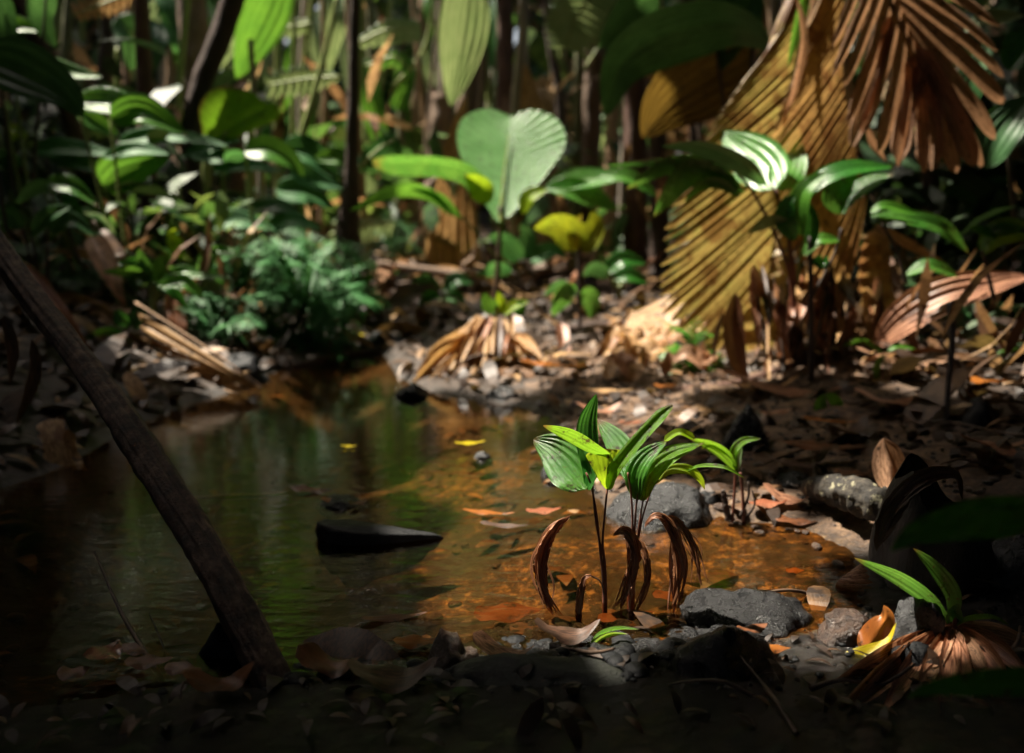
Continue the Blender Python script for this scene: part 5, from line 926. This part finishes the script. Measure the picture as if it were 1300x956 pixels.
# big dark arching leaf and amber leaf
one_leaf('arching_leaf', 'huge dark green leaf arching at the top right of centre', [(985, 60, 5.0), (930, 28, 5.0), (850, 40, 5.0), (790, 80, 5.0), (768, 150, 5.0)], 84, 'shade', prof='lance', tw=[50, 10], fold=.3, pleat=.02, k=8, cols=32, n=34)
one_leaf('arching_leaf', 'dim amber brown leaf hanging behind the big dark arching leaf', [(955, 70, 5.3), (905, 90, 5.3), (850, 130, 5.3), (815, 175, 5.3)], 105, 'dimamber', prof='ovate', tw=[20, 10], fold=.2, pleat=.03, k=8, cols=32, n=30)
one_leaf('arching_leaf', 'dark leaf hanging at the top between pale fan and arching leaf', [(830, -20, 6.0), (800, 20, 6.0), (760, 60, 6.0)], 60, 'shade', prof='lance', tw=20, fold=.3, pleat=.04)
# ---------------- E. left bank plants
plant('broad_leaf_palm', 'bright green round leaf glowing on a stalk at the left', 'palm', (300, 330, 5.6), [([(300, 340), (285, 260), (282, 180), (290, 168)], [3, 2.5], 'petiole')],
  (), [([(275, 178), (300, 158), (335, 138)], [[(258, 170), (254, 135), (275, 112), (315, 115), (338, 132)], [(300, 175), (335, 160), (357, 150), (350, 132), (338, 130)]], 'fresh', dict(n=10, pleat=.06, bulge=.08))])
plant('broad_leaf_palm', 'bright curved leaf below the glowing round leaf', 'palm', (330, 330, 5.2), [([(330, 340), (318, 260), (312, 198)], [3, 2], 'petiole')], [([(310, 192), (340, 190), (370, 205), (386, 225)], 36, 'wide', dict(prof='ovate', tw=[35, 20], fold=.3)), ([(310, 196), (290, 198), (285, 206)], 18, 'blue', dict(prof='ovate', tw=30))])
LP = [
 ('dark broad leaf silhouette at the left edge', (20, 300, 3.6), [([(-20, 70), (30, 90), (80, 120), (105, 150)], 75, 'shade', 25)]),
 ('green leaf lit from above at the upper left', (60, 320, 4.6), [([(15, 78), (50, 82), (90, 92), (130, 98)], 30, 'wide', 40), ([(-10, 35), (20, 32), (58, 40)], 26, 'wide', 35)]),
 ('long arching leaf with pale edge at the left', (170, 330, 4.5), [([(98, 128), (140, 130), (190, 150), (240, 172)], 40, 'glossy', 45), ([(140, 150), (180, 140), (235, 170)], 42, 'wide', 30), ([(100, 140), (130, 160), (150, 172)], 26, 'wide', 20)]),
 ('dim green hanging leaf below the long arching leaf', (180, 330, 4.7), [([(130, 235), (160, 215), (215, 200)], 55, 'wide', 15), ([(150, 180), (210, 172), (290, 185)], 26, 'blue', 50), ([(130, 200), (170, 190), (215, 196)], 22, 'blue', 50)]),
 ('dark narrow leaf plant drooping at the left', (110, 340, 4.2), [([(60, 232), (90, 236), (125, 262)], 26, 'glossy', 35), ([(55, 240), (80, 252), (110, 285)], 26, 'deep', 30), ([(70, 230), (40, 240), (20, 260)], 22, 'shade', 30)]),
 ('bluish layered leaf plant at far left', (70, 330, 4.8), [([(40, 190), (90, 188), (150, 198)], 28, 'blue', 45), ([(30, 205), (-10, 200), (-40, 220)], 26, 'shade', 40), ([(60, 200), (110, 210), (150, 232)], 22, 'shade', 35)]),
 ('small bright green leaves at the left edge', (15, 260, 4.9), [([(5, 160), (20, 165), (35, 178)], 14, 'lime', 30), ([(0, 175), (-10, 168), (-20, 172)], 14, 'lime', 30), ([(10, 178), (22, 172), (38, 170)], 10, 'lime', 30)]),
 ('bluish flat leaf plant behind the bright curved leaf', (270, 330, 5.6), [([(230, 200), (270, 185), (310, 178)], 24, 'blue', 50), ([(235, 195), (270, 200), (320, 196)], 22, 'blue', 50), ([(270, 215), (310, 210), (360, 218)], 22, 'blue', 50)]),
 ('bluish leaf plant right of the bright curved leaf', (390, 330, 6.0), [([(360, 185), (395, 195), (430, 225)], 40, 'blue', 35), ([(370, 210), (400, 230), (440, 240)], 34, 'blue', 40), ([(350, 240), (385, 245), (425, 265)], 38, 'blue', 40), ([(400, 200), (430, 200), (450, 215)], 24, 'wide', 30)]),
 ('low wide leaved plant above the left ferns', (350, 340, 5.4), [([(260, 290), (300, 280), (350, 292)], 34, 'blue', 45), ([(340, 290), (370, 280), (410, 292)], 28, 'blue', 45), ([(310, 270), (350, 262), (385, 275)], 24, 'shade', 45)]),
 ('strappy green plant right of the brown curved dead leaf', (195, 400, 4.2), [([(190, 360), (180, 335), (150, 332)], 18, 'deep', 35), ([(192, 358), (170, 345), (130, 345)], 16, 'wide', 35), ([(195, 360), (180, 330), (178, 315)], 18, 'glossy', 20), ([(198, 360), (205, 335), (220, 325)], 22, 'wide', 20), ([(200, 360), (230, 345), (258, 348)], 18, 'wide', 35), ([(200, 362), (232, 358), (260, 380)], 22, 'glossy', 30), ([(198, 362), (225, 350), (292, 352)], 12, 'wide', 40), ([(198, 366), (215, 365), (240, 395)], 16, 'deep', 25)]),
 ('small dark green sprout over the fallen ribbed frond', (165, 430, 4.0), [([(160, 415), (150, 400), (145, 395)], 20, 'deep', 20), ([(162, 415), (175, 400), (172, 420)], 20, 'blue', 20), ([(150, 425), (130, 420), (105, 432)], 12, 'wide', 40), ([(160, 425), (140, 418), (120, 420)], 12, 'deep', 40)]),
 ('bright strap leaf plant at the left of the ferns', (290, 380, 4.6), [([(240, 345), (265, 330), (290, 338)], 18, 'wide', 35), ([(235, 350), (262, 346), (285, 360)], 16, 'wide', 40), ([(250, 330), (270, 318), (300, 318)], 14, 'wide', 40), ([(230, 330), (220, 300), (225, 290)], 20, 'lime', 15)]),
 ('dark fleshy plant at the lower left of the brown dead leaf', (60, 400, 3.9), [([(60, 290), (90, 280), (120, 300)], 26, 'shade', 35), ([(40, 300), (60, 275), (90, 262)], 24, 'shade', 35), ([(30, 290), (10, 270), (-20, 270)], 26, 'shade', 35)]),
 ('green leaf plant right of the left ferns at the far bank', (450, 405, 5.4), [([(440, 380), (430, 355), (420, 345)], 22, 'wide', 20), ([(445, 380), (460, 360), (475, 350)], 20, 'wide', 25), ([(440, 388), (420, 375), (400, 380)], 18, 'wide', 35), ([(448, 390), (468, 385), (480, 398)], 18, 'wide', 35), ([(440, 370), (450, 345), (448, 330)], 16, 'lime', 20)]),
 ('low dark leaved plant on the far bank in the middle', (560, 380, 5.6), [([(560, 370), (540, 355), (520, 360)], 22, 'shade', 35), ([(562, 370), (580, 355), (600, 360)], 22, 'shade', 35), ([(560, 378), (545, 375), (530, 390)], 18, 'deep', 30), ([(565, 378), (580, 378), (590, 390)], 18, 'deep', 30)]),
 ('dull green plant behind the dark branch on the far bank', (680, 345, 5.8), [([(660, 330), (640, 305), (620, 300)], 30, 'blue', 25), ([(665, 330), (670, 300), (660, 285)], 28, 'shade', 20), ([(672, 330), (700, 318), (720, 328)], 26, 'blue', 35), ([(650, 345), (630, 340), (605, 350)], 24, 'blue', 40)]),
 ('broad dark leaves right of the yellow green palm', (790, 360, 5.2), [([(770, 345), (790, 330), (820, 335)], 26, 'deep', 35), ([(775, 350), (755, 340), (740, 350)], 22, 'shade', 35), ([(780, 355), (800, 350), (822, 360)], 22, 'deep', 40)]),
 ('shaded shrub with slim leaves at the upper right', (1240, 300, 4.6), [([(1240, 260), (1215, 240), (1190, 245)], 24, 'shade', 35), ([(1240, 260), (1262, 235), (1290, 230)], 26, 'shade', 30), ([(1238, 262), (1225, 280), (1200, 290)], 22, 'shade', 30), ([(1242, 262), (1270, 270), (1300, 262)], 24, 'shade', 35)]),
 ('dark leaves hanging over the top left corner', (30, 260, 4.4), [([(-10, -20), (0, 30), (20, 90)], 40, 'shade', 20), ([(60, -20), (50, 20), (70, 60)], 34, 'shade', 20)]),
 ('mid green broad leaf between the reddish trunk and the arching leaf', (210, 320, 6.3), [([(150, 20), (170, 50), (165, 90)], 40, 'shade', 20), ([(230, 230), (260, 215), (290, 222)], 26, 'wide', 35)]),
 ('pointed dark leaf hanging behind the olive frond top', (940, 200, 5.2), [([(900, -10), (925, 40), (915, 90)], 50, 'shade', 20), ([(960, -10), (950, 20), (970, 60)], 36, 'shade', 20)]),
]
for lab, base, lvs in LP:
    b = P(*base); t = thing('understory_plant', lab, 'plant', b, 'leafy plants of the undergrowth')
    for (pts, w_, m, tw_) in lvs:
        leaf(t, pts, w_, m, base[2]+rr.uniform(-.12, .12), prof='ovate' if w_ > 24 else 'lance', tw=[tw_*.6, tw_], fold=.25, pleat=.03, k=5, cols=20, n=20)
        p0 = pts[0]; zb = (p0[0]*.35+base[0]*.65, max(p0[1]+20, base[1]-20)); tube(t, [(base[0], base[1]), zb, (p0[0], p0[1])], [2.6, 1.6], 'darkstem' if m in ('shade', 'blue') else 'petiole', base[2], 'stalk', n=12, sides=6)
ferns = [('large bluish feather fern hanging over the left waterline', (385, 400, 4.7), [[(360, 340), (330, 335)], [(350, 370), (315, 390)], [(400, 340), (420, 345)], [(410, 380), (425, 425)], [(380, 400), (378, 450)], [(350, 400), (340, 435)], [(395, 330), (390, 300)], [(365, 330), (345, 305)], [(420, 360), (450, 385)], [(400, 410), (408, 440)]], 'blue', 48),
 ('feather fern left of the large bluish one', (310, 385, 4.9), [[(290, 340), (262, 335)], [(320, 330), (340, 318)], [(300, 320), (295, 300)], [(330, 365), (350, 385)], [(285, 370), (262, 385)], [(315, 350), (335, 345)]], 'blue', 40),
 ('feather fern at the far end right of the large one', (440, 400, 5.3), [[(420, 350), (400, 330)], [(450, 350), (470, 340)], [(460, 375), (480, 385)], [(430, 370), (410, 395)], [(445, 340), (440, 315)]], 'blue', 36),
 ('dark fern in front of the left bushes', (230, 400, 4.6), [[(210, 360), (185, 350)], [(240, 360), (250, 330)], [(255, 380), (280, 400)], [(215, 385), (195, 405)]], 'shade', 24),
 ('pale feathery fern behind the left plants', (330, 310, 5.9), [[(310, 270), (280, 262)], [(340, 262), (370, 258)], [(325, 255), (322, 240)], [(350, 285), (380, 290)]], 'blue', 26),
 ('feathery fern at the dim left edge', (60, 360, 4.4), [[(40, 320), (15, 310)], [(70, 315), (90, 300)], [(80, 345), (105, 350)], [(50, 340), (20, 350)]], 'shade', 24),
 ('feathery fern behind the central plants', (500, 330, 6.8), [[(480, 300), (460, 290)], [(510, 295), (530, 280)], [(500, 290), (498, 265)], [(520, 320), (545, 318)]], 'shade', 24)]
for lab, base, fr, m, ll in ferns: fern(lab, base, fr+[[(a[0][0]+rr.uniform(-22, 22), a[0][1]+rr.uniform(-20, 15), rr.uniform(-.2, .1)), (a[1][0]+rr.uniform(-20, 20), a[1][1]+rr.uniform(-15, 25), rr.uniform(-.25, .1))] for a in fr], m, ll, n=28, w=.09)

# slender stalks and hanging leaves filling the forest behind
rr = random.Random(77)
for k in range(64):
    x = rr.uniform(60, 1000); Y = rr.uniform(6.6, 11); a = rr.uniform(-40, 40); q = rr.uniform(1.8, 5)
    tr([(x, -30), (x+a*.4+rr.uniform(-8, 8), 110), (x+a, 240)], [q*.8, q, q*1.1], rr.choice(['petiole', 'petiole', 'tanbark', 'greystem', 'barkb']), 'slender pale stalk among the distant background palms', Y, name='palm_shoot', cat='palm shoot', seed=k, group='distant slender stalks', sides=8, rough=.15, n=14)
for k in range(64):
    x = rr.uniform(60, 980); y = rr.uniform(-30, 210); Y = rr.uniform(7.2, 11); l = rr.uniform(70, 150); a = rr.uniform(-50, 50)
    one_leaf('hanging_leaf', 'hanging leaf among the distant background palms', [(x, y, Y), (x+a*.3, y+l*.4, Y-.1), (x+a, y+l, Y-.1)], rr.uniform(26, 52), rr.choice(['pale', 'pale', 'wide', 'tan', 'wide', 'wide', 'shade', 'blue']), group='distant hanging leaves', prof=rr.choice(['lance', 'tri', 'ovate']), tw=[rr.uniform(-30, 30), rr.uniform(-50, 50)], fold=.35, pleat=.06, k=5, cols=20, n=18, wav=.15, seed=k)

for k, (lab, pts, w_, m) in enumerate([
 ('long tan dead frond lying on the left bank above the ribbed one', [(60, 372, 4.3), (120, 392, 4.2), (175, 430, 4.1), (215, 470, 4.0)], 22, 'tan'),
 ('brown dead frond drooping toward water under the bluish fern', [(300, 395, 4.6), (318, 430, 4.5), (330, 462, 4.4), (332, 482, 4.35)], 22, 'brown'),
 ('rusty dead leaf hanging on the left bank below the bright strap leaves', [(215, 372, 4.3), (222, 400, 4.25), (240, 432, 4.2)], 26, 'rust'),
 ('tan curled dead leaf near the left waterline beside the dark rounded rock', [(345, 430, 4.4), (330, 450, 4.35), (322, 470, 4.3)], 18, 'tan'),
 ('brown dead frond leaning on the dark left bank behind the trunk', [(25, 330, 3.8), (60, 370, 3.7), (100, 430, 3.6), (125, 470, 3.5)], 20, 'curl'),
 ('short brown dead frond stub at the left of the far waterline', [(420, 425, 4.7), (450, 428, 4.65), (475, 440, 4.6)], 14, 'brown'),
 ('tan dead leaf lying across dark litter left of the fallen ribbed frond', [(120, 455, 3.8), (150, 468, 3.75), (185, 495, 3.7)], 18, 'amber')]):
    one_leaf('dead_frond_piece', lab, pts, w_, m, cat='dead frond', prof='lance', tw=[20, -15], fold=.5, pleat=.10, k=4, cols=20, n=30, wav=.3, jag=.3, seed=k+60)
for lab, base, fr, m, ll in [
 ('overhanging feather fern just left of the far end of the stream', (420, 420, 4.8), [[(400, 370), (375, 372)], [(425, 365), (440, 345)], [(440, 385), (462, 395)], [(410, 400), (395, 430)], [(430, 400), (448, 430)]], 'blue', 38),
 ('feather fern low on the left bank beside the ribbed frond', (270, 430, 4.4), [[(250, 390), (228, 392)], [(275, 385), (270, 360)], [(292, 400), (315, 410)], [(282, 420), (300, 450)]], 'blue', 32),
 ('big dim fern in the left shade above the leaning trunk', (130, 380, 4.5), [[(100, 330), (70, 335)], [(130, 320), (125, 290)], [(155, 335), (185, 340)], [(145, 365), (165, 395)], [(110, 365), (90, 395)]], 'shade', 36),
 ('bushy fern in shade at the right below the long drooping leaves', (1235, 420, 3.9), [[(1205, 380), (1180, 385)], [(1235, 370), (1240, 345)], [(1262, 385), (1290, 392)], [(1250, 405), (1275, 430)]], 'shade', 36)]:
    fern(lab, base, fr+[[(a[0][0]+rr.uniform(-22, 22), a[0][1]+rr.uniform(-20, 15), rr.uniform(-.2, .1)), (a[1][0]+rr.uniform(-20, 20), a[1][1]+rr.uniform(-15, 25), rr.uniform(-.25, .1))] for a in fr], m, ll, n=28, w=.09)

for l in [
 ('long brown dead leaf on the dark bank behind the bluish grey stone', 1000, 505, .55, .11, -.3, 'curl'), ('dark rotting leaf between the lichen log and the broad red brown leaf', 1010, 600, .26, .10, .4, 'darkdead'),
 ('wide brown leaf in shade left of the pointed stake', 1140, 520, .40, .13, .3, 'curl'), ('curled brown leaf under the fallen pleated blade', 1150, 470, .42, .12, -.2, 'brown'),
 ('dark leaf on the sandy bank right of the long branch end', 930, 540, .24, .08, .7, 'darkdead'), ('tan strip lying on the sandy bank above the round stone', 850, 560, .22, .05, -.1, 'tan'),
 ('brown leaf half buried in the sand below the hollow log', 760, 530, .20, .07, .3, 'curl'), ('rotting dark leaf right of the pod shell', 1170, 600, .30, .12, -.4, 'darkdead'),
 ('brown leaf at the right edge under the bluish black stone', 1270, 580, .30, .11, .3, 'curl'), ('dark curled leaf behind the lichen log', 1080, 560, .30, .10, .9, 'darkdead'),
 ('long tan dead leaf on the bank right of the tan heap', 960, 500, .40, .08, .2, 'amber'), ('brown leaf beside the small pale green seedling', 1000, 645, .15, .06, -.5, 'curl'),
 ('wet black leaf lying on the gravel below the sunlit seedling', 720, 822, .14, .07, .2, 'darkdead'), ('wet brown leaf on the near shore right of the brown glistening stone', 640, 850, .13, .06, -.3, 'curl'),
 ('large dark wet leaf at the bottom of the near shore in the middle', 500, 878, .17, .09, .3, 'darkdead'), ('rusty wet leaf lying at the foot of the leaning trunk', 420, 862, .13, .07, -.2, 'rust'),
 ('reddish wet leaf at the bottom between the trunk and the dry stick', 280, 885, .13, .07, .5, 'rust')]:
    lying('fallen_leaf', l[0], l[1], l[2], l[3], l[4], l[5], l[6], z=.02, lift=.02+l[3]*.08, seed=int(l[1]), jag=.15)

# ------------------------------------------------------------------ world, sun, camera
sc = bpy.context.scene
w = bpy.data.worlds.new('World'); sc.world = w; w.use_nodes = True; nt = w.node_tree; bg = nt.nodes['Background']
sky = nt.nodes.new('ShaderNodeTexSky'); sky.sky_type = 'NISHITA'; sky.sun_disc = False
el = math.asin(SUN[2]); azr = math.atan2(SUN[0], SUN[1]); sky.sun_elevation = el; sky.sun_rotation = azr; sky.air_density = 1.0; sky.dust_density = 7
nt.links.new(sky.outputs[0], bg.inputs[0]); bg.inputs[1].default_value = .085
ld = bpy.data.lights.new('sun', 'SUN'); ld.energy = 5; ld.angle = R(.53); ld.color = (1, .91, .76)
so = bpy.data.objects.new('sun', ld); C.objects.link(so); so.rotation_euler = Vector(-SUN).to_track_quat('-Z', 'Y').to_euler()
cd = bpy.data.cameras.new('camera'); co = bpy.data.objects.new('camera', cd); C.objects.link(co); co.location = CAM; co.rotation_euler = (R(90)-TH, 0, 0)
cd.lens = 35; cd.sensor_width = 36; cd.clip_end = 500; cd.clip_start = .02
cd.dof.use_dof = True; cd.dof.focus_distance = 1.76; cd.dof.aperture_fstop = 2.0
sc.camera = co
vs = sc.view_settings; vs.view_transform = 'Standard'; vs.look = 'None'; vs.exposure = 1.66; vs.gamma = 1
try: vs.use_curve_mapping = False
except Exception: pass
cy = sc.cycles; cy.use_denoising = True; cy.max_bounces = 8; cy.transparent_max_bounces = 12; cy.transmission_bounces = 6; cy.sample_clamp_indirect = 4
cy.caustics_reflective = False; cy.caustics_refractive = False
for o in bpy.data.objects:
    if '_o' in o: del o['_o']
